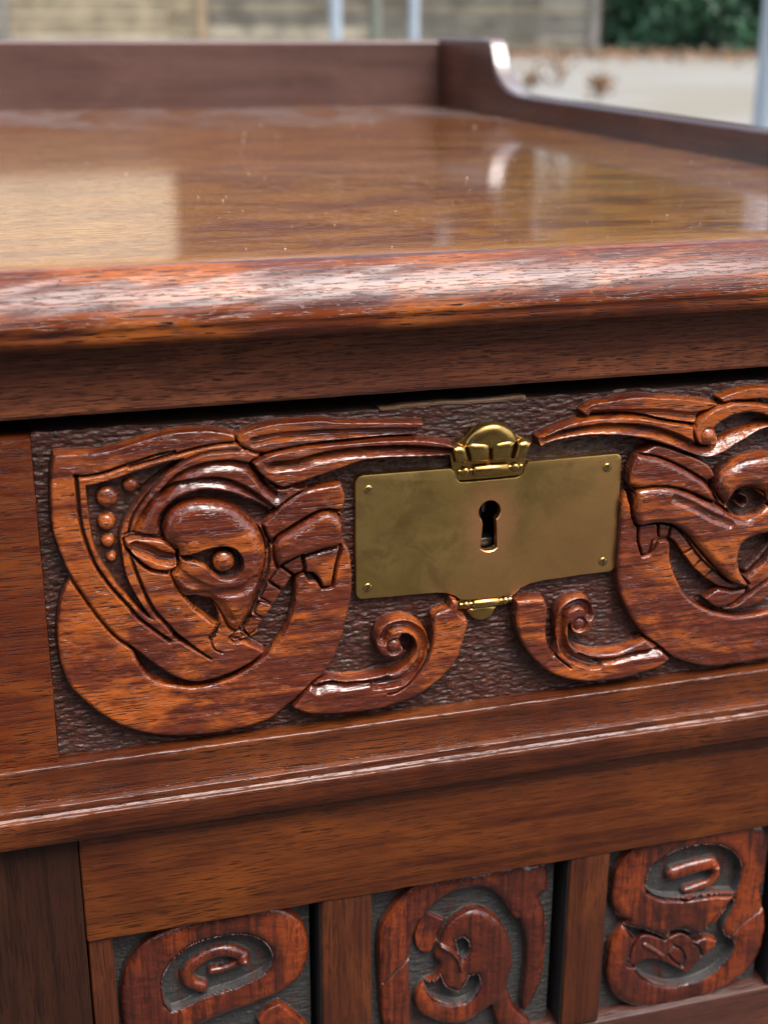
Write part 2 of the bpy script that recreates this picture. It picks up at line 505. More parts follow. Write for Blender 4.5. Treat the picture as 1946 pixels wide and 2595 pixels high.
DRAWER_CARVING = [
 {'t':'poly','name':'beast_body','H':3.0,'r':1.3,'prof':'round','op':'set','w':0.35,'p':[(-105.59,-2.13),(-107.68,-5.9),(-108.93,-11.22),(-109.6,-17.15),(-109.26,-23.91),(-107.63,-29.69),(-104.14,-34.57),(-100.54,-38.58),(-95.21,-42.9),(-89.68,-45.54),(-82.88,-47.23),(-75.93,-47.89),(-68.88,-47.84),(-62.92,-47.07),(-58.1,-45.47),(-53.83,-42.45),(-48.33,-38.61),(-43.43,-33.37),(-40.35,-27.28),(-38.5,-20.44),(-37.27,-14.86),(-36.96,-9.87),(-37.12,-6.11),(-37.93,-1.08),(-40.16,0.38),(-44.26,0.81),(-50.11,-1.63),(-51.66,-7.28),(-52.21,-14.36),(-53.97,-20.44),(-57.01,-25.13),(-60.02,-27.93),(-64.2,-30.58),(-68.35,-32.59),(-72.45,-33.63),(-77.66,-33.99),(-82.18,-32.92),(-86.08,-31.42),(-88.76,-28.85),(-90.79,-25.13),(-91.97,-21.56),(-94.74,-17.21),(-98.17,-11.02),(-101.57,-5.54),(-104.23,-1.69)]},
 {'t':'poly','name':'beast_mane','H':3.3,'r':0.9,'prof':'round','op':'set','w':0.35,'p':[(-106.87,28.93),(-103.29,28.9),(-96.06,28.86),(-89.72,30.11),(-83.3,31.7),(-77.95,32.39),(-72.6,32.14),(-68.3,31.36),(-63.99,29.9),(-58.54,27.65),(-55.81,25.82),(-53.62,23.34),(-52.55,20.64),(-52.9,17.46),(-50.38,15.77),(-45.24,15.6),(-39.76,15.99),(-38.8,12.33),(-39.52,9.11),(-39.65,6.11),(-39.68,1.55),(-40.16,-0.23),(-41.68,-5.61),(-42.61,-10.79),(-44.68,-10.99),(-46.12,-8.21),(-47.28,-6.72),(-49.61,-6.46),(-51.66,-7.28),(-54.94,-10.93),(-57.34,-14.38),(-60.37,-19.02),(-61.59,-21.38),(-64.55,-23.03),(-59.4,-26.61),(-63.58,-29.38),(-68.3,-31.31),(-72.98,-32.46),(-77.02,-32.67),(-80.97,-31.37),(-84.27,-29.14),(-88.56,-25.11),(-92.23,-21.22),(-95.87,-17.68),(-99.84,-11.73),(-103.16,-5.36),(-105.94,0.25),(-108.02,7.43),(-108.6,12.06),(-108.39,19.37),(-107.8,24.88)]},
 {'t':'poly','H':0.2,'r':0.3,'prof':'flat','op':'set','w':0.4,'merge':0.8,'p':[(-84.3,8.77),(-83.84,11.34),(-82.37,13.51),(-79.83,15.58),(-76.52,16.71),(-73.22,17.16),(-69.4,16.63),(-65.57,15.41),(-61.73,13.3),(-58.41,11.22),(-56.48,9.55),(-57.91,8.8),(-59.76,7.5),(-61.34,7.36),(-64.09,9.4),(-67.65,11.52),(-72.31,12.55),(-76.15,12.62),(-79.46,12.07),(-81.44,10.52),(-82.64,8.31),(-83.32,5.74)]},
 {'t':'poly','H':0.2,'r':0.3,'prof':'flat','op':'set','w':0.4,'merge':0.8,'p':[(-78.83,-9.69),(-76.02,-9.59),(-72.98,-10.8),(-71.12,-13.97),(-70.92,-17.71),(-72.1,-17.26),(-73.47,-16.03),(-76.45,-13.02)]},
 {'t':'poly','H':1.6,'r':0.3,'prof':'flat','op':'set','w':0.4,'merge':0.8,'p':[(-70.91,-17.4),(-71.88,-18.84),(-73.39,-21.14),(-72.85,-21.72),(-71.04,-19.26)]},
 {'t':'poly','H':1.2,'r':0.3,'prof':'flat','op':'set','w':0.7,'p':[(-49.5,-6.72),(-47.57,-6.69),(-45.24,-8.44),(-44.68,-10.86),(-46.73,-9.51),(-48.48,-9.06)]},
 {'t':'poly','H':1.0,'r':0.3,'prof':'flat','op':'set','w':0.45,'p':[(-100.36,20.96),(-97.65,21.24),(-93.55,22.09),(-89.42,23.17),(-85.28,23.96),(-81.11,25.06),(-77.22,25.6),(-79.82,23.2),(-82.69,21.12),(-85.57,18.75),(-88.47,16.09),(-90.84,13.07),(-92.38,10.26),(-93.13,7.96),(-93.1,5.27),(-92.87,2.23),(-92.63,-0.52),(-91.86,-3.96),(-90.14,-8.15),(-88.11,-12.12),(-86.54,-14.72),(-88.46,-13.33),(-91.11,-10.21),(-92.65,-7.86),(-94.7,-4.86),(-96.69,-1.28),(-98.14,1.9),(-99.51,5.94),(-100.01,10.44),(-100.19,14.86)]},
 {'t':'stroke','w':0.55,'w1':0.55,'depth':1.5,'prof':'v','dark':True,'p':[(-102.59,23.23),(-99.94,23.08),(-96.16,23.47),(-92.05,24.55),(-87.92,25.63),(-83.77,26.72),(-79.63,27.24)]},
 {'t':'stroke','w':0.6,'w1':0.6,'depth':1.6,'prof':'v','dark':True,'p':[(-102.2,23.14),(-102.18,17.95),(-102.09,13.58),(-101.69,9.72),(-100.86,6.08),(-99.77,2.07),(-98.34,-1.1),(-96.36,-4.67),(-94.06,-8.0),(-91.74,-11.37),(-90.18,-13.65),(-86.68,-17.23),(-83.12,-20.54)]},
 {'t':'stroke','w':0.45,'w1':0.45,'depth':1.3,'prof':'v','dark':True,'p':[(-82.67,21.41),(-86.18,17.63),(-88.55,14.62),(-90.38,11.55),(-91.28,8.07)]},
 {'t':'stroke','w':0.5,'w1':0.75,'depth':1.5,'prof':'v','dark':True,'p':[(-91.53,3.9),(-90.84,1.41),(-90.29,-1.08),(-89.36,-4.24),(-88.17,-8.07),(-86.41,-12.23),(-83.21,-16.71),(-81.6,-19.13),(-79.12,-21.69)]},
 {'t':'stroke','w':0.85,'w1':0.3,'depth':1.8,'prof':'v','dark':True,'p':[(-81.62,-19.46),(-79.12,-21.69),(-76.31,-24.15),(-73.18,-26.73)]},
 {'t':'stroke','w':0.5,'w1':0.5,'depth':1.6,'prof':'v','dark':True,'p':[(-90.06,24.34),(-83.61,25.81),(-77.12,27.12),(-71.68,28.09),(-66.23,28.32),(-58.55,27.47)]},
 {'t':'stroke','w':2.3,'w1':2.3,'depth':1.9,'prof':'ramp','dark':False,'p':[(-83.51,17.64),(-79.56,21.28),(-75.14,23.17),(-70.76,23.93),(-66.38,23.84),(-62.01,22.61),(-59.32,19.49),(-57.44,16.41),(-55.5,14.77)]},
 {'t':'stroke','w':2.4,'w1':2.4,'depth':1.8,'prof':'ramp','dark':False,'p':[(-90.2,8.49),(-88.1,12.33),(-85.21,16.08),(-81.31,18.58),(-77.46,19.78),(-73.1,20.13),(-68.74,19.63),(-64.38,17.74),(-60.56,14.94),(-57.27,11.82),(-55.05,10.01)]},
 {'t':'stroke','w':0.5,'w1':0.5,'depth':0.7,'prof':'cove','dark':False,'p':[(-88.34,17.51),(-84.97,20.34),(-80.54,23.07),(-76.13,25.24),(-71.75,26.4),(-67.39,26.49),(-63.0,26.24)]},
 {'t':'poly','H':1.0,'r':0.2,'prof':'flat','op':'set','w':0.4,'merge':0.8,'p':[(-56.9,22.17),(-58.62,24.51),(-59.73,24.6),(-58.11,22.85),(-58.98,21.49),(-58.16,21.01)]},
 {'t':'disc','rad':2.6,'name':'curl_end','H':4.0,'prof':'dome','p':[(-56.41,19.47)]},
 {'t':'stroke','w':0.5,'w1':0.5,'depth':1.2,'prof':'v','dark':True,'p':[(-59.32,19.49),(-58.53,17.39),(-56.32,16.19),(-54.04,16.98),(-52.7,18.91)]},
 {'t':'poly','name':'beast_ear','H':3.8,'r':0.6,'prof':'round','op':'set','w':0.35,'p':[(-92.29,6.84),(-89.49,6.91),(-86.8,6.57),(-83.59,5.77),(-81.19,4.64),(-79.75,3.61),(-80.4,1.6),(-79.98,-1.12),(-81.79,-1.94),(-83.99,-1.99),(-86.68,-1.04),(-89.52,1.69),(-91.78,4.57)]},
 {'t':'stroke','w':1.9,'w1':1.9,'depth':1.9,'prof':'cove','dark':False,'p':[(-89.89,4.67),(-86.98,3.37),(-84.34,1.73),(-81.76,0.86)]},
 {'t':'stroke','w':0.4,'w1':0.4,'depth':1.2,'prof':'v','dark':True,'p':[(-91.84,8.08),(-86.76,7.38),(-82.46,6.42),(-79.57,4.0)]},
 {'t':'stroke','w':0.4,'w1':0.4,'depth':1.2,'prof':'v','dark':True,'p':[(-92.08,4.14),(-89.31,0.67),(-86.71,-1.69),(-82.94,-2.89)]},
 {'t':'poly','name':'beast_head','H':4.9,'r':3.6,'prof':'round','op':'set','w':0.35,'p':[(-83.37,7.8),(-82.68,10.64),(-81.32,12.83),(-79.09,14.06),(-76.06,14.7),(-72.23,14.52),(-67.58,13.38),(-64.05,10.76),(-61.34,7.53),(-59.73,4.21),(-59.08,1.14),(-59.21,-1.87),(-60.3,-6.01),(-61.39,-10.18),(-63.01,-14.32),(-65.27,-18.41),(-66.87,-19.84),(-68.32,-18.66),(-69.75,-15.37),(-71.87,-11.42),(-76.02,-9.47),(-78.8,-9.14),(-80.36,-6.78),(-81.74,-3.32),(-80.1,-1.41),(-79.85,1.54),(-80.68,3.71),(-82.77,5.69)]},
 {'t':'poly','H':1.5,'r':0.4,'prof':'flat','op':'set','w':0.6,'p':[(-80.08,1.45),(-76.62,2.27),(-73.81,2.99),(-71.01,3.41),(-68.5,3.32),(-66.29,2.2),(-64.85,-0.06),(-64.7,-2.49),(-65.96,-4.77),(-67.97,-5.52),(-70.22,-5.21),(-72.41,-3.57),(-74.0,-1.47),(-76.72,-0.1),(-78.93,0.14)]},
 {'t':'stroke','w':1.6,'w1':1.6,'depth':0.6,'prof':'cove','dark':False,'p':[(-80.71,-2.53),(-76.96,-5.36),(-73.13,-7.61),(-69.78,-8.6),(-65.23,-8.51),(-62.31,-6.4)]},
 {'t':'stroke','w':0.9,'w1':0.9,'depth':0.5,'prof':'cove','dark':False,'p':[(-78.73,-7.57),(-74.3,-8.69),(-70.46,-11.59),(-67.78,-16.23)]},
 {'t':'disc','rad':2.9,'name':'beast_eye','H':4.3,'prof':'dome','p':[(-69.22,-1.15)]},
 {'t':'stroke','w':0.5,'w1':0.5,'depth':1.3,'prof':'v','dark':True,'p':[(-59.0,6.23),(-58.19,2.25),(-58.2,-2.58),(-59.47,-7.33),(-61.33,-12.04),(-63.18,-16.17),(-66.21,-20.8)]},
 {'t':'poly','name':'snout_lobe','H':3.3,'r':0.8,'prof':'round','op':'set','w':0.35,'p':[(-59.36,7.4),(-56.75,9.76),(-53.29,12.5),(-49.26,14.49),(-44.67,15.37),(-39.76,15.99),(-38.8,12.33),(-39.28,9.38),(-41.84,9.03),(-45.32,9.36),(-50.54,6.88),(-55.19,3.75),(-57.22,2.15),(-58.58,4.69)]},
 {'t':'poly','name':'snout_lobe','H':4.5,'r':2.2,'prof':'round','op':'set','w':0.35,'p':[(-56.23,2.95),(-53.45,4.77),(-50.55,6.16),(-47.36,7.89),(-44.75,8.83),(-43.01,8.96),(-41.15,8.06),(-39.89,6.13),(-39.67,3.38),(-39.8,1.44),(-40.75,0.07),(-44.86,-0.66),(-49.53,-1.69),(-53.02,-2.66),(-55.94,-4.05),(-56.73,-0.92)]},
 {'t':'stroke','w':0.45,'w1':0.45,'depth':1.3,'prof':'v','dark':True,'p':[(-58.69,0.62),(-56.33,3.74),(-50.54,7.0),(-45.32,9.36),(-41.84,9.27),(-39.23,8.06)]},
 {'t':'poly','name':'fang','H':3.1,'r':0.7,'prof':'round','op':'set','w':0.35,'p':[(-49.54,-2.3),(-45.45,-1.51),(-40.28,-0.71),(-41.5,-5.63),(-42.49,-10.8),(-44.68,-10.99),(-45.89,-8.24),(-47.28,-6.85),(-49.49,-6.48)]},
 {'t':'poly','name':'tooth','H':2.9,'r':0.5,'prof':'round','op':'set','w':0.35,'p':[(-54.96,-3.87),(-52.41,-2.58),(-50.07,-1.67),(-49.43,-5.89),(-51.29,-6.48),(-52.13,-6.61)]},
 {'t':'poly','name':'tooth','H':2.9,'r':0.5,'prof':'round','op':'set','w':0.35,'p':[(-55.36,-4.39),(-52.43,-6.89),(-54.71,-10.31),(-57.92,-7.54)]},
 {'t':'poly','name':'tooth','H':2.8,'r':0.5,'prof':'round','op':'set','w':0.35,'p':[(-58.53,-8.42),(-54.97,-10.98),(-56.89,-13.95),(-60.11,-11.85)]},
 {'t':'poly','name':'tooth','H':2.7,'r':0.5,'prof':'round','op':'set','w':0.35,'p':[(-60.73,-13.09),(-57.38,-14.64),(-59.45,-17.41),(-61.79,-15.71)]},
 {'t':'poly','name':'tooth','H':2.6,'r':0.5,'prof':'round','op':'set','w':0.35,'p':[(-62.71,-16.94),(-60.04,-18.04),(-62.07,-20.31),(-63.59,-21.41),(-64.73,-19.65)]},
 {'t':'poly','name':'tooth','H':2.4,'r':0.5,'prof':'round','op':'set','w':0.35,'p':[(-65.93,-20.15),(-63.91,-22.18),(-67.2,-22.83),(-68.35,-21.62)]},
 {'t':'stroke','w':0.3,'w1':0.3,'depth':0.9,'prof':'v','dark':True,'p':[(-73.38,-20.83),(-72.37,-24.1),(-70.4,-25.3)]},
 {'t':'stroke','w':0.4,'w1':0.4,'depth':0.8,'prof':'v','dark':False,'p':[(-67.97,-21.83),(-64.55,-23.21),(-61.7,-25.16)]},
 {'t':'disc','rad':2.6,'name':'bead','H':3.1,'prof':'bead','p':[(-95.54,17.27)]},
 {'t':'disc','rad':2.15,'name':'bead','H':3.0,'prof':'bead','p':[(-96.08,11.08)]},
 {'t':'disc','rad':1.7,'name':'bead','H':2.7,'prof':'bead','p':[(-96.06,6.29)]},
 {'t':'disc','rad':1.35,'name':'bead','H':2.4,'prof':'bead','p':[(-95.43,2.09)]},
 {'t':'disc','rad':1.95,'name':'bead','H':2.8,'prof':'bead','p':[(-90.02,19.56)]},
 {'t':'poly','name':'ribbon','H':3.0,'r':0.6,'prof':'round','op':'set','w':0.35,'p':[(-64.98,30.04),(-59.51,31.75),(-53.12,32.37),(-45.76,32.28),(-38.78,31.52),(-29.33,30.66),(-18.74,29.76),(-19.59,27.8),(-21.12,26.09),(-26.91,26.26),(-36.45,26.54),(-43.97,26.39),(-50.5,25.59),(-58.78,25.24),(-64.16,27.65)]},
 {'t':'stroke','w':1.3,'w1':1.3,'depth':1.5,'prof':'cove','dark':False,'p':[(-60.98,28.09),(-55.03,28.78),(-45.81,28.76),(-36.44,28.35),(-26.92,27.75),(-19.19,27.14)]},
 {'t':'poly','name':'ribbon','H':3.9,'r':0.6,'prof':'round','op':'set','w':0.35,'p':[(-61.58,23.21),(-56.5,25.05),(-50.49,25.83),(-43.97,26.24),(-36.45,26.35),(-26.91,26.21),(-18.19,25.42),(-11.68,23.58),(-10.84,21.85),(-11.95,20.36),(-18.11,20.78),(-26.88,21.42),(-34.08,21.35),(-41.22,19.55),(-45.47,18.47),(-51.12,17.04),(-54.39,16.38),(-56.68,17.54),(-59.83,20.21)]},
 {'t':'stroke','w':2.5,'w1':2.5,'depth':2.5,'prof':'ramp','dark':False,'p':[(-56.55,22.78),(-51.47,22.82),(-45.87,23.88),(-38.35,24.59),(-29.78,24.47),(-21.09,23.86),(-10.25,22.04)]},
 {'t':'poly','name':'scroll','H':3.7,'r':1.2,'prof':'round','op':'set','w':0.35,'p':[(-53.2,-43.06),(-50.04,-39.44),(-46.27,-36.25),(-43.15,-36.0),(-39.4,-36.85),(-36.47,-36.91),(-30.13,-36.76),(-25.98,-36.3),(-22.79,-34.33),(-20.9,-30.84),(-21.26,-28.09),(-22.87,-26.54),(-24.24,-26.37),(-24.71,-27.99),(-23.57,-30.5),(-24.19,-32.11),(-26.74,-32.79),(-29.93,-31.36),(-31.36,-28.15),(-31.36,-26.14),(-30.49,-23.59),(-28.29,-21.87),(-25.46,-21.38),(-22.28,-22.1),(-19.39,-23.96),(-17.43,-26.55),(-16.66,-30.03),(-16.25,-26.03),(-16.29,-23.34),(-15.69,-21.4),(-11.76,-20.21),(-11.17,-17.61),(-9.21,-18.67),(-8.81,-21.9),(-6.47,-24.2),(-6.72,-27.22),(-8.21,-32.83),(-9.76,-36.41),(-13.94,-40.69),(-20.41,-44.66),(-26.88,-46.17),(-31.19,-46.94),(-39.46,-46.77),(-44.2,-46.49),(-48.89,-45.57),(-51.98,-43.99)]},
 {'t':'stroke','w':2.7,'w1':1.2,'depth':2.2,'prof':'ramp','dark':False,'p':[(-46.28,-37.43),(-43.16,-37.08),(-39.41,-37.94),(-36.48,-38.1),(-31.21,-38.15),(-27.99,-37.56)]},
 {'t':'stroke','w':1.5,'w1':1.5,'depth':1.9,'prof':'cove','dark':False,'p':[(-31.21,-39.51),(-29.26,-39.61),(-24.77,-39.2),(-20.93,-36.63),(-18.72,-32.83),(-18.45,-29.47),(-19.78,-26.26),(-22.68,-24.06),(-25.54,-23.54),(-28.06,-24.55),(-29.31,-27.07)]},
 {'t':'stroke','w':0.55,'w1':0.25,'depth':1.7,'prof':'v','dark':True,'p':[(-16.13,-23.36),(-16.36,-28.72),(-16.8,-31.71),(-18.35,-35.95),(-21.54,-39.65),(-25.39,-42.22),(-27.96,-42.55)]},
 {'t':'disc','rad':2.3,'name':'scroll_eye','H':3.7,'prof':'dome','p':[(-26.38,-29.12)]},
 {'t':'poly','name':'beast_body','H':3.0,'r':1.3,'prof':'round','op':'set','w':0.35,'p':[(36.29,7.29),(34.91,3.59),(35.07,-3.5),(34.91,-10.66),(35.24,-17.31),(36.76,-22.84),(39.94,-29.32),(44.52,-35.38),(49.06,-40.15),(55.01,-44.1),(62.39,-47.07),(68.96,-48.1),(84.19,-47.74),(91.42,-45.64),(97.6,-41.37),(102.15,-36.17),(104.31,-30.0),(105.49,-22.37),(103.04,-20.71),(98.82,-22.34),(97.98,-27.15),(94.03,-30.93),(88.33,-32.37),(82.46,-32.73),(76.8,-33.24),(69.51,-32.22),(62.13,-29.24),(56.85,-25.18),(53.0,-19.3),(50.87,-13.69),(50.0,-8.29),(46.23,-5.28),(40.72,-3.42)]},
 {'t':'poly','name':'beast_head','H':3.2,'r':1.0,'prof':'round','op':'set','w':0.35,'p':[(38.22,16.69),(41.7,18.14),(44.27,18.87),(49.67,17.49),(54.54,15.2),(59.54,12.23),(61.91,8.82),(63.71,11.23),(67.64,12.82),(73.05,13.65),(78.57,13.83),(85.79,11.94),(92.01,7.48),(95.79,0.51),(95.77,-10.29),(90.94,-18.01),(84.61,-25.62),(81.93,-28.1),(76.51,-30.61),(69.37,-30.8),(64.95,-29.23),(62.22,-26.49),(65.18,-24.43),(66.53,-23.76),(61.66,-20.61),(55.89,-14.57),(51.25,-8.55),(46.42,-7.59),(44.67,-11.04),(42.36,-11.78),(40.88,-7.35),(40.69,-3.09),(39.05,-0.66),(38.61,2.6),(38.83,5.78),(36.5,8.85),(36.82,13.55)]},
 {'t':'poly','H':0.6,'r':0.3,'prof':'flat','op':'set','w':0.4,'merge':0.8,'p':[(58.98,7.47),(62.04,8.81),(62.01,4.29),(63.37,0.9),(61.38,3.69)]},
 {'t':'poly','H':0.2,'r':0.3,'prof':'flat','op':'set','w':0.4,'merge':0.8,'p':[(71.01,-15.86),(71.92,-11.23),(75.59,-9.25),(79.77,-8.67),(82.81,-10.33),(80.55,-15.53),(76.76,-19.9),(74.11,-21.67),(71.73,-19.35)]},
 {'t':'stroke','w':1.2,'w1':1.2,'depth':-1.8,'prof':'cove','dark':False,'p':[(74.6,-19.66),(77.82,-16.6),(82.89,-11.01)]},
 {'t':'poly','name':'snout_lobe','H':4.0,'r':1.8,'prof':'round','op':'set','w':0.35,'p':[(38.22,16.69),(43.89,15.46),(50.08,12.72),(55.75,9.36),(59.75,6.43),(62.58,1.95),(60.54,1.82),(55.55,4.23),(50.67,5.97),(44.56,7.17),(39.91,7.34),(36.85,8.63),(36.39,10.44),(36.95,13.54)]},
 {'t':'poly','name':'snout_lobe','H':4.5,'r':2.2,'prof':'round','op':'set','w':0.35,'p':[(38.56,5.93),(39.91,7.27),(44.54,7.43),(49.26,6.74),(54.12,5.01),(59.11,2.47),(63.44,0.24),(67.9,-2.82),(72.19,-3.9),(76.14,-1.63),(78.84,-1.23),(83.6,-5.02),(82.65,-8.96),(76.98,-9.06),(71.85,-10.55),(70.51,-14.45),(71.73,-19.35),(74.65,-23.45),(72.99,-24.5),(68.42,-21.58),(63.73,-16.77),(59.08,-11.76),(54.5,-6.77),(50.15,-3.71),(44.67,-2.64),(40.69,-3.09),(39.11,-1.44),(38.45,1.97)]},
 {'t':'stroke','w':1.4,'w1':1.4,'depth':0.6,'prof':'cove','dark':False,'p':[(49.48,4.15),(55.85,0.96),(60.92,-2.14),(66.7,-4.69)]},
 {'t':'poly','name':'beast_brow','H':4.8,'r':3.0,'prof':'round','op':'set','w':0.35,'p':[(61.82,6.25),(63.15,10.0),(67.68,12.5),(73.06,13.52),(78.6,13.51),(84.45,11.4),(89.31,6.4),(90.71,0.98),(87.6,-2.73),(81.77,-1.51),(78.76,-0.56),(77.03,2.9),(72.66,4.61),(68.53,4.34),(66.37,1.93),(65.46,0.7),(63.11,3.53)]},
 {'t':'poly','H':0.5,'r':0.4,'prof':'flat','op':'set','w':0.5,'p':[(65.84,0.34),(67.24,3.48),(70.22,4.71),(74.14,3.83),(77.97,0.84),(77.49,-1.1),(74.24,-3.44),(70.04,-3.36),(67.09,-1.75)]},
 {'t':'stroke','w':0.55,'w1':0.55,'depth':-2.6,'prof':'cove','dark':False,'p':[(68.95,0.37),(70.46,-0.76),(71.9,0.09),(71.54,2.1),(69.34,3.28)]},
 {'t':'poly','name':'tooth','H':2.7,'r':0.5,'prof':'round','op':'set','w':0.35,'p':[(40.71,-3.29),(46.06,-3.17),(46.5,-6.94),(44.41,-7.71),(43.99,-10.97),(42.34,-11.45),(40.88,-7.35)]},
 {'t':'poly','name':'tooth','H':2.6,'r':0.5,'prof':'round','op':'set','w':0.35,'p':[(46.47,-3.21),(50.2,-4.24),(49.64,-7.27),(47.05,-7.0)]},
 {'t':'poly','name':'tooth','H':2.6,'r':0.5,'prof':'round','op':'set','w':0.35,'p':[(50.63,-4.54),(53.89,-7.5),(56.63,-11.31),(54.35,-12.73),(51.27,-8.75),(50.07,-7.51)]},
 {'t':'poly','name':'tooth','H':2.6,'r':0.5,'prof':'round','op':'set','w':0.35,'p':[(57.01,-11.68),(59.73,-14.98),(57.63,-16.98),(54.66,-13.1)]},
 {'t':'poly','name':'tooth','H':2.6,'r':0.5,'prof':'round','op':'set','w':0.35,'p':[(60.11,-15.36),(63.54,-18.44),(61.42,-20.38),(58.01,-17.36)]},
 {'t':'poly','name':'tooth','H':2.5,'r':0.5,'prof':'round','op':'set','w':0.35,'p':[(63.93,-18.82),(68.12,-22.02),(74.43,-24.67),(70.16,-24.66),(65.79,-23.47),(61.87,-20.7)]},
 {'t':'poly','name':'beast_chin','H':2.9,'r':0.8,'prof':'round','op':'set','w':0.35,'p':[(61.88,-26.59),(65.88,-24.3),(70.22,-25.22),(74.64,-25.31),(73.34,-27.8),(70.63,-29.21),(65.69,-29.53)]},
 {'t':'stroke','w':0.8,'w1':0.8,'depth':1.8,'prof':'v','dark':True,'p':[(69.98,-29.83),(74.67,-26.91),(81.28,-22.47),(85.24,-18.77)]},
 {'t':'poly','name':'ribbon','H':3.0,'r':0.6,'prof':'round','op':'set','w':0.35,'p':[(22.3,29.46),(25.34,31.34),(30.37,31.88),(38.04,31.94),(47.82,31.25),(56.52,29.71),(60.95,28.65),(66.17,26.85),(62.3,25.26),(54.46,23.36),(51.78,23.69),(46.39,24.97),(38.43,26.8),(30.66,27.63),(25.57,27.52),(22.99,28.44)]},
 {'t':'stroke','w':1.2,'w1':1.2,'depth':1.5,'prof':'cove','dark':False,'p':[(25.53,28.31),(35.13,27.9),(44.9,27.18),(52.91,25.84),(58.19,26.19)]},
 {'t':'poly','name':'ribbon','H':3.9,'r':0.6,'prof':'round','op':'set','w':0.35,'p':[(10.41,23.62),(15.6,25.74),(22.42,27.34),(30.67,27.5),(38.44,26.74),(46.4,24.91),(52.44,23.64),(54.85,22.71),(54.41,20.24),(55.63,17.95),(58.39,17.09),(61.63,18.41),(67.49,20.79),(76.13,22.33),(83.25,21.15),(83.49,19.22),(76.32,20.73),(67.79,17.91),(62.64,15.16),(57.99,14.27),(52.45,16.13),(45.58,18.95),(38.86,21.11),(31.01,22.41),(24.59,22.92),(17.04,22.24),(11.35,20.88)]},
 {'t':'stroke','w':2.5,'w1':2.5,'depth':2.4,'prof':'ramp','dark':False,'p':[(12.6,23.44),(18.16,24.82),(25.7,25.57),(32.09,25.45),(39.91,24.36),(46.61,22.35),(52.12,19.8),(57.05,17.14),(60.99,18.15),(66.83,20.52),(76.09,22.65)]},
 {'t':'poly','name':'ribbon','H':2.9,'r':0.6,'prof':'round','op':'set','w':0.35,'p':[(60.46,30.23),(65.68,31.53),(71.01,32.09),(75.03,31.94),(82.08,30.71),(85.11,28.62),(78.23,28.48),(71.37,28.84),(66.01,28.41),(62.65,28.35)]},
 {'t':'poly','name':'scroll','H':3.7,'r':0.7,'prof':'round','op':'set','w':0.35,'p':[(54.67,19.6),(54.19,22.64),(56.27,25.4),(60.05,27.6),(64.64,28.64),(70.08,28.25),(75.58,27.1),(82.94,23.72),(86.31,19.0),(79.06,21.47),(74.58,24.47),(69.0,25.7),(64.34,24.98),(61.13,23.48),(59.92,22.19),(61.51,19.68),(60.39,17.37),(57.0,17.65)]},
 {'t':'stroke','w':1.1,'w1':1.1,'depth':1.0,'prof':'cove','dark':False,'p':[(61.48,20.0),(65.27,22.53),(70.57,23.7),(76.02,23.29)]},
 {'t':'disc','rad':2.55,'name':'curl_end','H':4.1,'prof':'dome','p':[(58.24,20.07)]},
 {'t':'poly','name':'scroll','H':3.7,'r':1.2,'prof':'round','op':'set','w':0.35,'p':[(6.41,-20.28),(10.47,-20.1),(14.72,-20.66),(15.66,-23.69),(15.62,-29.71),(16.35,-33.86),(18.06,-37.49),(19.03,-34.2),(18.15,-30.02),(18.1,-25.32),(19.74,-22.51),(22.96,-21.23),(26.3,-21.61),(28.44,-23.87),(29.32,-27.35),(28.54,-30.98),(25.96,-32.7),(23.22,-31.67),(22.08,-29.16),(22.03,-31.86),(23.41,-35.1),(28.3,-38.0),(35.15,-38.89),(40.56,-37.79),(44.71,-36.1),(49.01,-39.44),(53.19,-43.36),(49.5,-45.48),(42.63,-47.03),(34.37,-47.66),(27.48,-46.92),(20.58,-44.72),(15.05,-41.21),(10.17,-35.78),(7.32,-30.01),(6.48,-25.24)]},
 {'t':'stroke','w':2.6,'w1':1.0,'depth':2.2,'prof':'ramp','dark':False,'p':[(48.31,-39.49),(42.09,-39.8),(35.28,-40.72),(29.78,-40.13),(24.92,-38.04)]},
 {'t':'stroke','w':1.4,'w1':1.4,'depth':1.9,'prof':'cove','dark':False,'p':[(31.26,-41.99),(28.52,-41.63),(22.93,-38.47),(20.37,-34.37),(19.65,-29.54),(20.53,-24.94),(24.07,-23.22),(26.8,-24.35),(27.63,-27.14)]},
 {'t':'stroke','w':0.5,'w1':0.25,'depth':1.6,'prof':'v','dark':True,'p':[(15.72,-25.03),(15.72,-30.4),(16.86,-34.6),(19.24,-38.33),(23.12,-41.94)]},
 {'t':'disc','rad':2.2,'name':'scroll_eye','H':3.7,'prof':'dome','p':[(24.95,-29.25)]},
]
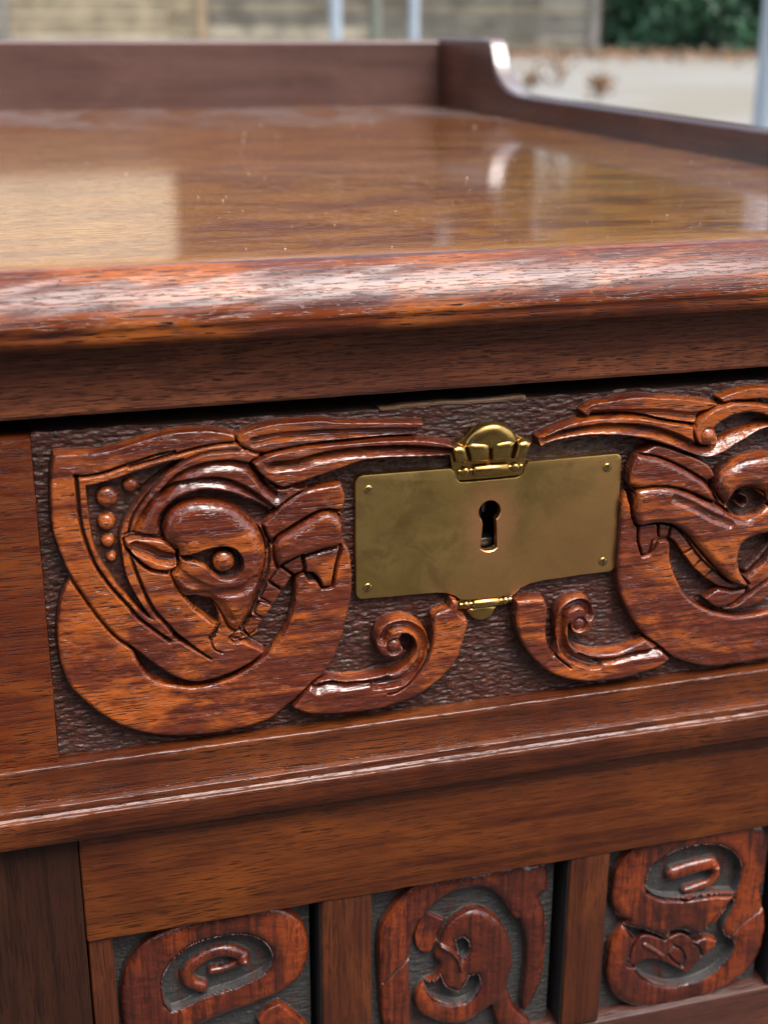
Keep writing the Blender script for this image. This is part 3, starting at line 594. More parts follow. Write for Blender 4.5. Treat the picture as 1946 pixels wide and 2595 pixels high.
PANEL_A = [
 {'t':'poly','name':'ring_carving','H':4.2,'r':3.6,'prof':'round','op':'set','w':0.35,'p':[(-100.55,-119.15),(-98.74,-114.02),(-95.5,-109.7),(-90.83,-106.59),(-84.33,-104.75),(-74.76,-103.53),(-65.89,-103.49),(-58.11,-104.59),(-53.44,-107.84),(-50.33,-112.67),(-49.22,-119.04),(-50.12,-124.57),(-52.21,-128.92),(-56.73,-132.26),(-62.01,-133.98),(-70.07,-136.0),(-77.26,-137.72),(-82.08,-139.98),(-85.41,-144.05),(-86.53,-151.14),(-85.33,-159.42),(-80.79,-165.65),(-85.65,-166.41),(-94.03,-159.19),(-98.86,-148.07),(-100.88,-136.94),(-101.38,-126.41)]},
 {'t':'poly','H':0.3,'r':0.4,'prof':'flat','op':'set','w':0.6,'merge':2.8,'p':[(-90.14,-122.4),(-88.78,-118.04),(-85.53,-114.11),(-80.83,-111.42),(-74.64,-110.42),(-68.84,-110.7),(-63.81,-112.68),(-60.75,-116.13),(-59.67,-120.6),(-61.36,-124.51),(-65.0,-126.57),(-70.6,-128.19),(-75.74,-128.94),(-80.08,-129.86),(-84.83,-131.63),(-87.94,-131.87),(-89.68,-128.15)]},
 {'t':'stroke','w':2.0,'w1':2.0,'depth':-3.0,'prof':'ridge','dark':False,'name':'spiral_carving','p':[(-67.54,-118.91),(-71.37,-116.45),(-76.02,-116.15),(-80.75,-118.39),(-83.01,-121.64),(-81.99,-124.69),(-79.17,-126.74)]},
 {'t':'stroke','w':1.3,'w1':1.3,'depth':-2.6,'prof':'ridge','dark':False,'name':'spiral_carving','p':[(-76.25,-121.95),(-73.13,-122.17),(-69.57,-121.06),(-67.55,-119.38)]},
 {'t':'poly','name':'leaf_carving','H':3.2,'r':1.2,'prof':'round','op':'set','w':0.35,'p':[(-64.61,-140.69),(-62.11,-137.85),(-58.03,-136.34),(-53.26,-141.86),(-49.24,-148.28),(-51.0,-154.9),(-58.39,-152.09),(-63.13,-145.96)]},
]
PANEL_B = [
 {'t':'poly','name':'ring_carving','H':4.2,'r':3.6,'prof':'round','op':'set','w':0.35,'p':[(-28.98,-116.76),(-26.52,-112.51),(-24.06,-109.21),(-18.31,-104.22),(-11.64,-103.62),(-1.07,-104.22),(11.78,-103.32),(16.18,-104.62),(20.52,-104.0),(21.43,-113.35),(18.89,-115.78),(21.02,-123.09),(21.59,-134.71),(20.79,-146.28),(17.53,-154.36),(15.34,-156.47),(14.66,-151.1),(15.36,-135.91),(13.58,-125.53),(10.31,-120.92),(5.66,-113.17),(1.24,-109.9),(-4.76,-109.21),(-9.81,-110.61),(-14.38,-114.48),(-18.11,-119.0),(-19.71,-125.94),(-20.04,-133.24),(-19.5,-143.33),(-19.39,-151.93),(-17.49,-164.32),(-23.62,-162.81),(-28.0,-151.48),(-29.34,-136.13),(-29.79,-123.8)]},
 {'t':'poly','name':'serpent_carving','H':4.2,'r':3.2,'prof':'round','op':'set','w':0.35,'p':[(-9.18,-120.36),(-5.82,-117.65),(-1.57,-116.33),(2.8,-118.03),(7.32,-123.01),(10.2,-129.3),(11.41,-137.59),(10.18,-145.97),(13.47,-154.99),(18.81,-162.54),(17.2,-178.24),(10.2,-176.49),(7.32,-159.83),(5.23,-151.54),(-2.66,-155.86),(-10.65,-153.98),(-17.27,-148.9),(-18.63,-143.53),(-16.54,-139.48),(-12.7,-137.34),(-11.06,-133.21),(-12.84,-129.86),(-11.23,-124.31)]},
 {'t':'poly','name':'serpent_fin','H':1.6,'r':0.8,'prof':'round','op':'set','w':0.35,'p':[(-15.64,-114.7),(-12.22,-117.32),(-9.63,-119.05),(-11.25,-123.33),(-12.86,-128.87),(-15.4,-129.8),(-18.0,-126.8),(-18.5,-120.85)]},
 {'t':'poly','H':0.6,'r':0.4,'prof':'flat','op':'set','w':0.6,'merge':2.8,'p':[(-6.91,-125.71),(-4.35,-124.77),(-2.56,-127.11),(-2.45,-131.1),(-4.58,-132.63),(-5.95,-129.85)]},
 {'t':'poly','H':0.4,'r':0.4,'prof':'flat','op':'set','w':0.6,'merge':2.8,'p':[(-16.12,-138.57),(-12.67,-138.84),(-10.99,-136.71),(-9.16,-141.13),(-5.61,-143.95),(-3.48,-141.39),(-2.24,-138.64),(0.85,-139.32),(1.4,-142.99),(-1.11,-147.51),(-5.49,-148.56),(-10.8,-146.33),(-14.33,-142.99)]},
 {'t':'stroke','w':0.8,'w1':0.8,'depth':-1.2,'prof':'cove','dark':False,'p':[(-11.62,-126.19),(-8.58,-128.31),(-5.9,-131.85),(-4.94,-135.54)]},
 {'t':'stroke','w':0.8,'w1':0.8,'depth':1.5,'prof':'v','dark':True,'p':[(12.57,-122.36),(14.24,-130.65),(13.32,-140.54),(12.28,-147.98)]},
 {'t':'stroke','w':0.5,'w1':0.5,'depth':1.2,'prof':'v','dark':True,'p':[(-28.07,-135.91),(-23.88,-131.41),(-19.68,-128.4),(-17.99,-127.29)]},
]
PANEL_C = [
 {'t':'poly','name':'ring_carving','H':4.2,'r':3.6,'prof':'round','op':'set','w':0.35,'p':[(41.41,-122.0),(41.4,-116.82),(42.07,-111.82),(45.13,-107.31),(50.26,-103.55),(57.69,-102.72),(68.03,-102.76),(78.47,-102.42),(87.81,-103.7),(91.39,-106.92),(92.76,-115.76),(92.91,-123.37),(92.09,-128.96),(95.14,-139.67),(95.41,-145.24),(93.38,-153.57),(88.08,-159.66),(77.48,-164.57),(66.64,-166.14),(57.46,-164.43),(49.73,-161.46),(44.43,-156.29),(41.87,-149.45),(41.75,-142.46),(42.44,-137.25),(44.92,-133.21),(47.15,-130.64),(43.85,-127.71)]},
 {'t':'poly','H':0.3,'r':0.4,'prof':'flat','op':'set','w':0.6,'merge':2.8,'p':[(52.01,-117.4),(53.69,-112.56),(57.58,-109.61),(63.63,-107.8),(70.57,-107.6),(76.32,-109.02),(81.29,-112.52),(83.96,-117.51),(83.88,-123.54),(82.82,-127.14),(77.32,-126.07),(70.14,-125.42),(63.07,-125.16),(57.35,-123.65),(53.68,-121.06)]},
 {'t':'stroke','w':2.4,'w1':2.4,'depth':-3.0,'prof':'ridge','dark':False,'name':'spiral_carving','p':[(61.67,-117.02),(65.79,-116.32),(70.65,-115.75),(74.16,-115.67)]},
 {'t':'stroke','w':1.5,'w1':1.5,'depth':-2.6,'prof':'ridge','dark':False,'name':'spiral_carving','p':[(75.32,-116.63),(76.34,-119.83),(74.11,-122.41),(69.96,-123.49),(66.48,-123.94)]},
 {'t':'poly','H':0.3,'r':0.4,'prof':'flat','op':'set','w':0.6,'merge':2.8,'p':[(46.18,-131.58),(50.43,-132.83),(55.51,-135.4),(60.71,-138.78),(62.64,-136.49),(66.22,-136.84),(69.6,-138.7),(71.53,-140.27),(74.53,-137.78),(78.14,-134.27),(82.29,-128.95),(82.86,-130.98),(79.98,-138.13),(81.12,-142.26),(83.86,-144.01),(84.65,-148.12),(82.15,-152.35),(78.1,-155.85),(71.7,-157.64),(65.19,-157.78),(58.5,-155.1),(53.97,-151.73),(51.22,-148.0),(50.54,-143.58),(48.55,-145.09),(49.54,-139.51),(50.81,-137.86)]},
 {'t':'poly','name':'flower_carving','H':3.2,'r':1.0,'prof':'round','op':'set','w':0.35,'p':[(48.63,-146.27),(49.62,-140.68),(51.49,-137.62),(53.5,-136.51),(57.09,-137.64),(60.81,-139.96),(62.84,-138.84),(66.36,-138.42),(69.41,-140.6),(71.02,-142.49),(74.58,-142.07),(78.72,-143.72),(77.89,-146.29),(74.53,-149.12),(71.25,-152.76),(68.44,-153.73),(63.83,-150.35),(58.55,-146.86),(54.23,-145.93),(51.54,-147.68)]},
 {'t':'stroke','w':0.8,'w1':0.8,'depth':-0.8,'prof':'cove','dark':False,'p':[(53.77,-140.02),(56.79,-142.59),(59.83,-145.18)]},
 {'t':'stroke','w':0.5,'w1':0.5,'depth':1.2,'prof':'v','dark':True,'p':[(61.9,-144.46),(63.87,-142.54),(66.56,-144.67),(67.94,-148.1),(67.49,-151.15),(64.39,-148.51),(61.97,-145.25)]},
 {'t':'stroke','w':0.6,'w1':0.6,'depth':1.2,'prof':'v','dark':True,'p':[(70.36,-143.13),(72.75,-145.6),(73.75,-148.56)]},
 {'t':'stroke','w':0.7,'w1':0.7,'depth':1.8,'prof':'v','dark':True,'p':[(52.98,-120.93),(57.39,-124.04),(64.9,-125.97),(73.79,-126.44),(82.72,-127.96)]},
 {'t':'stroke','w':0.7,'w1':0.7,'depth':1.8,'prof':'v','dark':True,'p':[(82.84,-129.06),(78.68,-132.45),(74.49,-137.39)]},
 {'t':'poly','H':0.2,'r':0.3,'prof':'flat','op':'set','w':0.6,'merge':2.8,'p':[(38.56,-125.14),(42.3,-125.15),(44.54,-127.85),(47.47,-130.33),(44.52,-132.37),(41.66,-135.95),(39.22,-135.43)]},
 {'t':'stroke','w':0.6,'w1':0.6,'depth':1.4,'prof':'v','dark':True,'p':[(94.79,-133.35),(92.05,-135.14),(89.27,-136.52),(85.88,-138.95),(82.61,-142.57)]},
]


# ------------------------------------------------------------------ materials
M_top = wood('polished_top', 'X', (.15, .034, .007), (.30, .085, .014), (.50, .190, .028), .38, .60, .16, 1.0, .045, .6, .10, 1.1, .06, seed=1.0, bloom=True)
M_nose = wood('nose_wood', 'X', (.085, .015, .006), (.21, .042, .010), (.47, .120, .017), .44, .64, .30, .7, .22, .95, .42, .9, cior=1.55, seed=2.0)
M_rail = wood('rail_wood', 'X', (.165, .052, .028), (.26, .080, .039), (.38, .118, .050), .46, .66, .36, .4, .2, .85, .7, 1.2, seed=3.0)
M_carve = wood('carved_wood', 'X', (.110, .016, .006), (.220, .038, .010), (.53, .118, .016), .455, .58, .28, .8, .12, .9, .42, 1.0, cior=1.7, seed=4.0)
M_block = wood('block_wood', 'X', (.100, .017, .006), (.175, .033, .008), (.26, .060, .011), .44, .64, .34, .35, .18, .85, .45, 1.0, seed=5.0)
M_mould = wood('moulding_wood', 'X', (.064, .014, .006), (.125, .028, .009), (.25, .062, .013), .38, .74, .26, .45, .14, .85, .42, 1.0, seed=6.0)
M_drail = wood('door_rail_wood', 'X', (.082, .018, .007), (.145, .034, .010), (.27, .070, .013), .34, .72, .34, .4, .2, .7, .4, .8, seed=7.0)
M_stile = wood('stile_wood', 'Z', (.032, .012, .007), (.050, .018, .010), (.068, .025, .012), .46, .66, .45, .25, .3, .6, .25, .8, seed=8.0)
M_cross = wood('cross_rail_wood', 'X', (.060, .022, .015), (.095, .034, .022), (.14, .048, .028), .46, .66, .4, .4, .25, .6, .3, .8, seed=15.0)
M_munt = wood('muntin_wood', 'Z', (.070, .019, .010), (.115, .031, .012), (.18, .049, .015), .46, .66, .36, .4, .22, .6, .25, .8, seed=9.0)
M_pcarve = wood('panel_wood', 'Z', (.062, .012, .007), (.130, .022, .008), (.29, .050, .010), .47, .60, .30, .8, .16, .6, .3, .7, seed=10.0)
M_gall = wood('gallery_wood', 'X', (.090, .045, .036), (.130, .066, .052), (.16, .084, .066), .40, .66, .45, .7, .42, .3, .08, .5, seed=11.0)
M_gside = wood('side_gallery_wood', 'Y', (.045, .017, .012), (.080, .028, .018), (.11, .038, .022), .44, .66, .36, .8, .2, .4, .12, .6, seed=12.0)
M_gsheen = wood('gallery_edge_sheen', 'X', (.22, .16, .14), (.30, .24, .22), (.38, .32, .30), .42, .62, .3, 1.0, .2, .2, .1, .8, cior=1.8, seed=14.0)  # pale colour paints in the bright highlight along the curved edge
M_raw = wood('raw_edge_wood', 'X', (.12, .06, .03), (.24, .13, .07), (.36, .22, .13), .42, .6, .6, .0, .3, .6, .4, 1.0, seed=13.0)
M_ground = ground_wood('chiselled_ground', 'X', (.060, .046, .040), .4)
M_pground = ground_wood('panel_ground', 'Z', (.050, .047, .043), 1.0, .24)
M_brass = brass('brass_plate', True)
M_brass2 = brass('brass_ornament', False)
M_iron = plain('dark_iron', (.10, .10, .10), .45, .9, .4, 400, .2)
M_carc = plain('carcass_wood', (.06, .03, .018), .7, 0, .3, 60)

# ------------------------------------------------------------------ the cabinet
cab = empty("cabinet", BASE)
tag(cab, "dark red-brown carved wooden cabinet with brass lock plate and low gallery round its top", "cabinet")

def arc(cy, cz, ry, rz, a0, a1, n):
    return [(cy + ry * math.cos(R(a0 + (a1 - a0) * i / n)), cz + rz * math.sin(R(a0 + (a1 - a0) * i / n))) for i in range(n + 1)]

XL, XR = -178.0, 178.0
ZT = 70.6
# top board with a heavy rounded nose
prof = [(566, ZT), (560, ZT)]
for yy in (400, 250, 120, 40, 10): prof.append((yy, ZT))
nose = spline([(-3.2, ZT), (-4.8, ZT - .25), (-6.4, ZT - 1.15), (-8.4, ZT - 2.85), (-10.3, ZT - 4.75), (-11.9, ZT - 6.9), (-13.0, ZT - 9.0), (-13.7, ZT - 11.2), (-13.4, 58.2)], False, 4)
prof += [tuple(q) for q in nose]                              # broad flattened shoulder, then a tighter round
prof += arc(-10.4, 56.9, 2.9, 2.6, 170, 268, 7) + [(-3, 54.0), (566, 54.0)]
prism_x('table_top', prof, XL - 6, XR + 6, M_nose, cab, 260, .07, .12, 5, 40, ZT)
top_me = bpy.data.objects['table_top'].data
top_me.materials.append(M_top)
flat = [j for j in range(len(prof) - 1) if abs(prof[j][1] - ZT) < .01 and abs(prof[j + 1][1] - ZT) < .01]
for i, p in enumerate(top_me.polygons):
    if i < 260 * len(prof) and i % len(prof) in flat: p.material_index = 1

# frieze under the top
prism_x('frieze_rail', [(-3, 53.95), (-3.1, 38.2), (-2.6, 37.4), (20, 37.4), (20, 53.95)], XL, XR, M_rail, cab, 180, .06, .2, 11, 30)

# gallery: back board, and side boards that sweep down to a low rail
prism_x('back_gallery', [(553, ZT - .4), (553, 108.2), (554.2, 109.6), (556, 110), (562, 110), (564, 109.2), (565, 107.5), (565, ZT - .4)], -166.8, 166.8, M_gall, cab, 60, .02, .01, 21, 20)
def side_gallery(x0, x1):
    top = [(565, 112), (500, 112), (474, 112.2), (467, 111.6), (463, 109), (459.5, 104), (456, 98.5), (450, 93), (442, 89), (432, 85.8), (420, 84.2), (405, 83.7)]
    top += [(y, 83.5 - .7 * (400 - y) / 400) for y in range(390, 30, -20)] + [(22, 82.6), (17, 81.5), (14, 79), (13, 75), (13, ZT - .4)]
    bot = [(565, ZT - .4)]
    bm = bmesh.new(); b = 1.4
    def ring(x, inset):
        r = []
        for (y, z) in top: r.append(Vector((x, y + (inset * .6 if y < 470 and y > 415 else 0), max(z - inset, ZT - .4))))
        r.append(Vector((x, 565, ZT - .4)))
        return [bm.verts.new(v * MM - BASE) for v in r]
    s = 1 if x1 > x0 else -1
    rs = [ring(x0, b), ring(x0 + s * .5, .5), ring(x0 + s * b, 0), ring(x1 - s * b, 0), ring(x1 - s * .5, .5), ring(x1, b)]
    for a, c in zip(rs, rs[1:]):
        for i in range(len(a)):
            bm.faces.new((a[i], a[(i + 1) % len(a)], c[(i + 1) % len(a)], c[i]))
    bm.faces.new(rs[0]); bm.faces.new(rs[-1][::-1])
    bmesh.ops.recalc_face_normals(bm, faces=bm.faces)
    me = bpy.data.meshes.new('side_gallery'); bm.to_mesh(me); bm.free()
    o = link('side_gallery', me, M_gside, cab, True, 18)
    me.materials.append(M_gsheen)
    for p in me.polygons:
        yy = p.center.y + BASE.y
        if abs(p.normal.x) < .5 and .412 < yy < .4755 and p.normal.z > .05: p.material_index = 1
    return o
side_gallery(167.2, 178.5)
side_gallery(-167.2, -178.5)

# carcass: sides, back, bottom, inner divider
for x0, x1 in ((XL, XL + 16), (XR - 16, XR)):
    block('side_panel', x0, x1, 20.2, 556, -690, 53.9, M_stile, cab, .8, 0, 0)
block('back_panel', XL + 16.1, XR - 16.1, 540, 555, -690, 53.9, M_carc, cab, .5, 0, 0)
block('bottom_board', XL + 16.1, XR - 16.1, 6, 539.9, -690, -674, M_carc, cab, .5, 0, 0)
block('dust_board', XL + 16.1, XR - 16.1, 12.1, 539.9, -64, -53, M_carc, cab, .5, 0, 0)
for x in (XL + 1, XR - 46):
    for y in (-2, 508):
        block('leg', x, x + 45, y, y + 45, -750, -690.1, M_stile, cab, 1.5, 0, 0)

# drawer front, carved
kh = [(-.75 + 4.0 * math.cos(a), 4.3 + 4.0 * math.sin(a)) for a in [R(k) for k in range(-50, 231, 12)]] + [(-3.9, -6.9), (2.4, -6.9)]
drawer = build_relief('drawer_front', DRAWER_CARVING, -111.3, 111.3, -50.0, 33.1, .215, 0.0, cab, M_ground, M_carve, kh, .45, .19, 2, 1.15)
for x0, x1 in ((XL + .6, -111.45), (111.45, XR - .6)):
    block('plain_block', x0, x1, -3.0, 5, -50.6, 32.7, M_block, drawer, .5, .05, 30)
block('worn_edge', -29.5, 8.5, -.25, 2.6, 32.6, 33.5, M_raw, drawer, .3, .22, 60)
block('drawer_edge', -111.2, 111.2, .7, 15, 29.0, 32.6, M_carc, drawer, .4, .12, 60)
block('drawer_body', XL + 17, XR - 17, 15.1, 480, -49, 31, M_carc, drawer, .5, 0, 0)
block('drawer_side', -160, -112, 5.1, 15, -49, 31, M_carc, drawer, .5, 0, 0)
block('drawer_side', 112, 160, 5.1, 15, -49, 31, M_carc, drawer, .5, 0, 0)

# divider rail: fascia, two small steps, square ledge
prof = [(12, -49.9), (-4.2, -49.9)] + arc(-4.5, -50.5, .7, .6, 90, 180, 4) + [(-5.2, -52), (-5.0, -58.9), (-5.3, -59.6), (-6.0, -59.9)]
prof += arc(-6.3, -60.4, .5, .5, 90, 180, 4) + [(-6.9, -61.8), (-7.4, -62.3)] + arc(-7.9, -62.9, .6, .6, 90, 180, 4) + [(-8.6, -68.8), (-8.2, -69.6), (-7, -69.9), (12, -69.9)]
prism_x('ledge_moulding', prof, XL - 2, XR + 2, M_mould, cab, 220, .07, .22, 33, 32)

# lower framed door
block('corner_stile', XL, -108.75, -3.6, 18, -690, -70.0, M_stile, cab, .5, .05, 40)
block('corner_stile', 103.6, XR, -3.6, 18, -690, -70.0, M_stile, cab, .5, .05, 40)
block('door_rail', -108.6, 103.4, -4.2, 18, -103.2, -70.2, M_drail, cab, .8, .08, 60, seed=14)
block('bead_strip', -108.4, -102.0, -3.2, 14, -163.2, -102.4, M_munt, cab, .9, .05, 20, seed=15)
block('bead_strip', 97.0, 103.2, -3.2, 14, -163.2, -102.4, M_munt, cab, .9, .05, 20, seed=16)
block('muntin', -46.4, -32.0, -3.7, 14, -163.2, -102.4, M_munt, cab, 1.2, .06, 24, seed=17)
block('muntin', 26.6, 39.2, -3.7, 14, -163.2, -102.4, M_munt, cab, 1.2, .06, 24, seed=18)
M_black = plain('slot_shade_dark', (.010, .007, .006), .8, 0, .3, 80)  # near-black colour standing in for the shade in the narrow slots
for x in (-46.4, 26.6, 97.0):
    block('slot_shade_strip', x - .3, x - .03, -2.9, 13, -162.9, -103.0, M_black, cab, 0, 0, 0)  # added strip, darkens the slot side as deep shade would
prism_x('door_cross_rail', [(18, -162.6), (-1, -162.6), (-3.4, -163.8), (-4.2, -165.5), (-4.2, -690), (18, -690)], -108.6, 103.4, M_cross, cab, 80, .06, .2, 41, 30)
for i, (lay, x0, x1) in enumerate(((PANEL_A, -102.0, -48.7), (PANEL_B, -31.6, 23.9), (PANEL_C, 39.4, 94.4))):
    p = build_relief('carved_panel', lay, x0, x1, -164.5, -101.5, .2, 1.4, cab, M_pground, M_pcarve, None, 0, .12, 60 + i, .85)
    block('panel_core', x0 + .1, x1 - .1, 2.0, 12, -164.4, -101.6, M_carc, p, .2, 0, 0)
    p["label"] = ("panel carved with a coiled spiral ring", "panel carved with a curling serpent", "panel carved with a ring over a flower")[i]

# ------------------------------------------------------------------ brass lock plate
def puff(name, poly, h, y0, mat, parent, rings=6, rim=.25, per=4, base=None):
    """closed outline [(x,z) mm] inflated towards the viewer"""
    p = spline(poly, True, per); c = p.mean(0); n = len(p)
    V, F = [], []
    levels = [(1.0, 0.0), (1.0, rim)] + [(math.cos(math.pi / 2 * k / rings) ** .62, rim + h * math.sin(math.pi / 2 * k / rings)) for k in range(1, rings)]
    for s, d in levels:
        for q in p:
            w = c + (q - c) * s
            V.append((w[0], y0 - d, w[1]))
    V.append((c[0], y0 - rim - h, c[1]))
    for k in range(len(levels) - 1):
        for i in range(n):
            F.append((k * n + i, k * n + (i + 1) % n, (k + 1) * n + (i + 1) % n, (k + 1) * n + i))
    k = len(levels) - 1
    for i in range(n): F.append((k * n + i, k * n + (i + 1) % n, len(V) - 1))
    me = bpy.data.meshes.new(name)
    me.from_pydata([Vector(v) * MM - BASE for v in V], [], F); 
    bm = bmesh.new(); bm.from_mesh(me); bmesh.ops.recalc_face_normals(bm, faces=bm.faces); bm.to_mesh(me); bm.free()
    return link(name, me, mat, parent, True, 60)

def lathe_x(name, prof, yc, zc, mat, parent, seg=20):
    """turned bar along x: [(x, radius)] mm"""
    V, F = [], []; n = len(prof)
    for x, r in prof:
        for k in range(seg):
            a = 2 * math.pi * k / seg
            V.append(Vector((x, yc - r * math.cos(a), zc + r * math.sin(a))) * MM - BASE)
    for i in range(n - 1):
        for k in range(seg):
            F.append((i * seg + k, (i + 1) * seg + k, (i + 1) * seg + (k + 1) % seg, i * seg + (k + 1) % seg))
    F.append(tuple(range(seg))); F.append(tuple((n - 1) * seg + k for k in range(seg))[::-1])
    me = bpy.data.meshes.new(name); me.from_pydata(V, [], F)
    bm = bmesh.new(); bm.from_mesh(me); bmesh.ops.recalc_face_normals(bm, faces=bm.faces); bm.to_mesh(me); bm.free()
    return link(name, me, mat, parent, True, 50)

def sheet_with_hole(name, outline, hole, y0, y1, bev, mat, parent):
    """flat plate between y0 (front) and y1 (back) with a bevelled rim and a pierced hole"""
    import mathutils
    o = [Vector((a, b)) for a, b in outline]; hl = [Vector((a, b)) for a, b in hole]
    def inset(pts, d):
        n = len(pts); out = []
        for i in range(n):
            e1 = (pts[i] - pts[i - 1]).normalized(); e2 = (pts[(i + 1) % n] - pts[i]).normalized()
            nrm = Vector((-(e1 + e2).y, (e1 + e2).x))
            if nrm.length > 1e-6: nrm.normalize()
            out.append(pts[i] + nrm * d)
        return out
    area = sum(o[i - 1].x * o[i].y - o[i].x * o[i - 1].y for i in range(len(o)))
    if area < 0: o.reverse()
    area = sum(hl[i - 1].x * hl[i].y - hl[i].x * hl[i - 1].y for i in range(len(hl)))
    if area < 0: hl.reverse()
    oi = inset(o, bev); oi2 = inset(o, bev * .3); hi = inset(hl, -bev * .5)
    bm = bmesh.new()
    def ring(pts, y): return [bm.verts.new(Vector((p.x, y, p.y)) * MM - BASE) for p in pts]
    r_in = ring(oi, y0); r_mid = ring(oi2, y0 + bev * .3); r_out = ring(o, y0 + bev); r_bk = ring(o, y1)
    h_f = ring(hi, y0); h_m = ring(hl, y0 + bev * .5); h_b = ring(hl, y1)
    for a, b in ((r_in, r_mid), (r_mid, r_out), (r_out, r_bk), (h_f, h_m), (h_m, h_b)):
        n = len(a)
        for i in range(n): bm.faces.new((a[i], a[(i + 1) % n], b[(i + 1) % n], b[i]))
    tri = mathutils.geometry.delaunay_2d_cdt([*oi, *hi], [], [list(range(len(oi))), [len(oi) + k for k in range(len(hi))][::-1]], 2, 1e-6)
    allv = r_in + h_f
    for f in tri[2]:
        try:
            c = sum((tri[0][i] for i in f), Vector((0, 0))) / len(f)
            if not inside(np.array([c.x]), np.array([c.y]), np.array([(p.x, p.y) for p in hi]))[0] and inside(np.array([c.x]), np.array([c.y]), np.array([(p.x, p.y) for p in oi]))[0]:
                bm.faces.new([allv[i] for i in f])
        except ValueError: pass
    bmesh.ops.recalc_face_normals(bm, faces=bm.faces)
    me = bpy.data.meshes.new(name); bm.to_mesh(me); bm.free()
    return link(name, me, mat, parent, True, 25)

def rcorner(cx, cz, r, a0, a1, n=5):
    return [(cx + r * math.cos(R(a0 + (a1 - a0) * k / n)), cz + r * math.sin(R(a0 + (a1 - a0) * k / n))) for k in range(n + 1)]
PY = -2.0
outline = rcorner(-34.0, 15.0, 2.0, 180, 90) + [(-11.4, 16.8)] + [(-10.4, 15.9)] + rcorner(-8.0, 14.9, 2.0, 180, 270) + rcorner(6.0, 14.9, 2.0, 270, 360) + [(8.4, 15.9), (9.3, 16.8)]
outline += rcorner(33.2, 15.0, 1.9, 90, 0) + rcorner(33.4, -14.1, 1.9, 0, -90)
outline += [(26, -16.0), (15.2, -16.4), (11.4, -16.8), (8.6, -17.8), (6.8, -19.5), (3, -19.7), (-4, -19.7), (-7.9, -19.3), (-9.7, -17.9), (-11.8, -17.0), (-14.5, -16.5)]
outline += rcorner(-34.0, -14.1, 1.9, 270, 180)
key = [(-.75 + 2.95 * math.cos(a), 4.35 + 2.95 * math.sin(a)) for a in [R(k) for k in range(-52, 233, 12)]] + [(-2.5, 1.0), (-2.75, -2.5), (-2.95, -5.6), (-1.8, -6.3), (-.6, -6.5), (.7, -6.3), (1.6, -5.7), (1.5, -2.5), (1.2, 1.0)]
plate = sheet_with_hole('lock_plate', outline, key, PY, .5, .45, M_brass, cab)
plate["label"] = "aged brass lock plate with keyhole"
for sx, sz, ang in ((-32.7, 13.1, 35), (-32.9, -12.9, 65), (31.0, 13.4, 60), (31.5, -12.8, 80)):
    s = puff('screw', [(sx + 1.25 * math.cos(a), sz + 1.25 * math.sin(a)) for a in [2 * math.pi * k / 14 for k in range(14)]], .45, PY + .1, M_brass2, plate, 4, .12, 2)
    # slot
    c, sn = math.cos(R(ang)), math.sin(R(ang))
    bm = bmesh.new()
    pts = [(-1.15, -.16), (1.15, -.16), (1.15, .16), (-1.15, .16)]
    f = [bm.verts.new(Vector((sx + a * c - b * sn, PY - .56, sz + a * sn + b * c)) * MM - BASE) for a, b in pts]
    g = [bm.verts.new(Vector((sx + a * c - b * sn, PY - .1, sz + a * sn + b * c)) * MM - BASE) for a, b in pts]
    bm.faces.new(f)
    for i in range(4): bm.faces.new((f[i], f[(i + 1) % 4], g[(i + 1) % 4], g[i]))
    bmesh.ops.recalc_face_normals(bm, faces=bm.faces)
    me = bpy.data.meshes.new('screw_slot'); bm.to_mesh(me); bm.free()
    link('screw_slot', me, M_iron, plate, False)
# crown: backing, dome and four leaves, then a turned bar
puff('crown_backing', [(-11.9, 22.3), (-11.2, 18.0), (-10.4, 13.4), (-1.2, 13.2), (8.0, 13.4), (8.6, 18.0), (9.3, 22.4), (5.8, 24.0), (3.5, 26.4), (-1.2, 27.8), (-5.8, 26.6), (-8.3, 24.2)], .3, .2, M_brass2, plate, 4, 1.7, 4)
puff('crown_dome', [(-8.4, 22.2), (-7.7, 24.2), (-6.0, 26.3), (-3.6, 27.6), (-1.1, 28.0), (1.4, 27.6), (3.9, 26.2), (5.5, 24.1), (6.1, 22.2), (2.5, 21.2), (-1.2, 21.0), (-5.0, 21.2)], 2.2, -1.4, M_brass2, plate, 8, .3)
for lobe in ([(-12.0, 22.6), (-11.4, 20.6), (-10.8, 18.5), (-8.6, 18.1), (-7.0, 18.2), (-7.5, 20.3), (-8.3, 22.8), (-10.0, 23.2)],
             [(-7.9, 23.0), (-7.2, 20.3), (-6.6, 18.2), (-4.0, 18.1), (-1.6, 18.1), (-1.5, 20.4), (-1.7, 22.7), (-2.8, 23.4), (-5.0, 23.7), (-6.9, 23.6)],
             [(-1.2, 22.7), (-1.3, 20.4), (-1.1, 18.1), (1.6, 18.1), (4.0, 18.1), (4.6, 20.3), (5.2, 22.9), (4.2, 23.5), (2.2, 23.7), (-.2, 23.4)],
             [(5.5, 22.8), (5.0, 20.4), (4.4, 18.2), (6.2, 18.1), (8.0, 18.4), (8.7, 20.6), (9.4, 22.6), (7.6, 23.2)]):
    puff('crown_leaf', lobe, 2.2, -1.9, M_brass2, plate, 8, .15, 4)
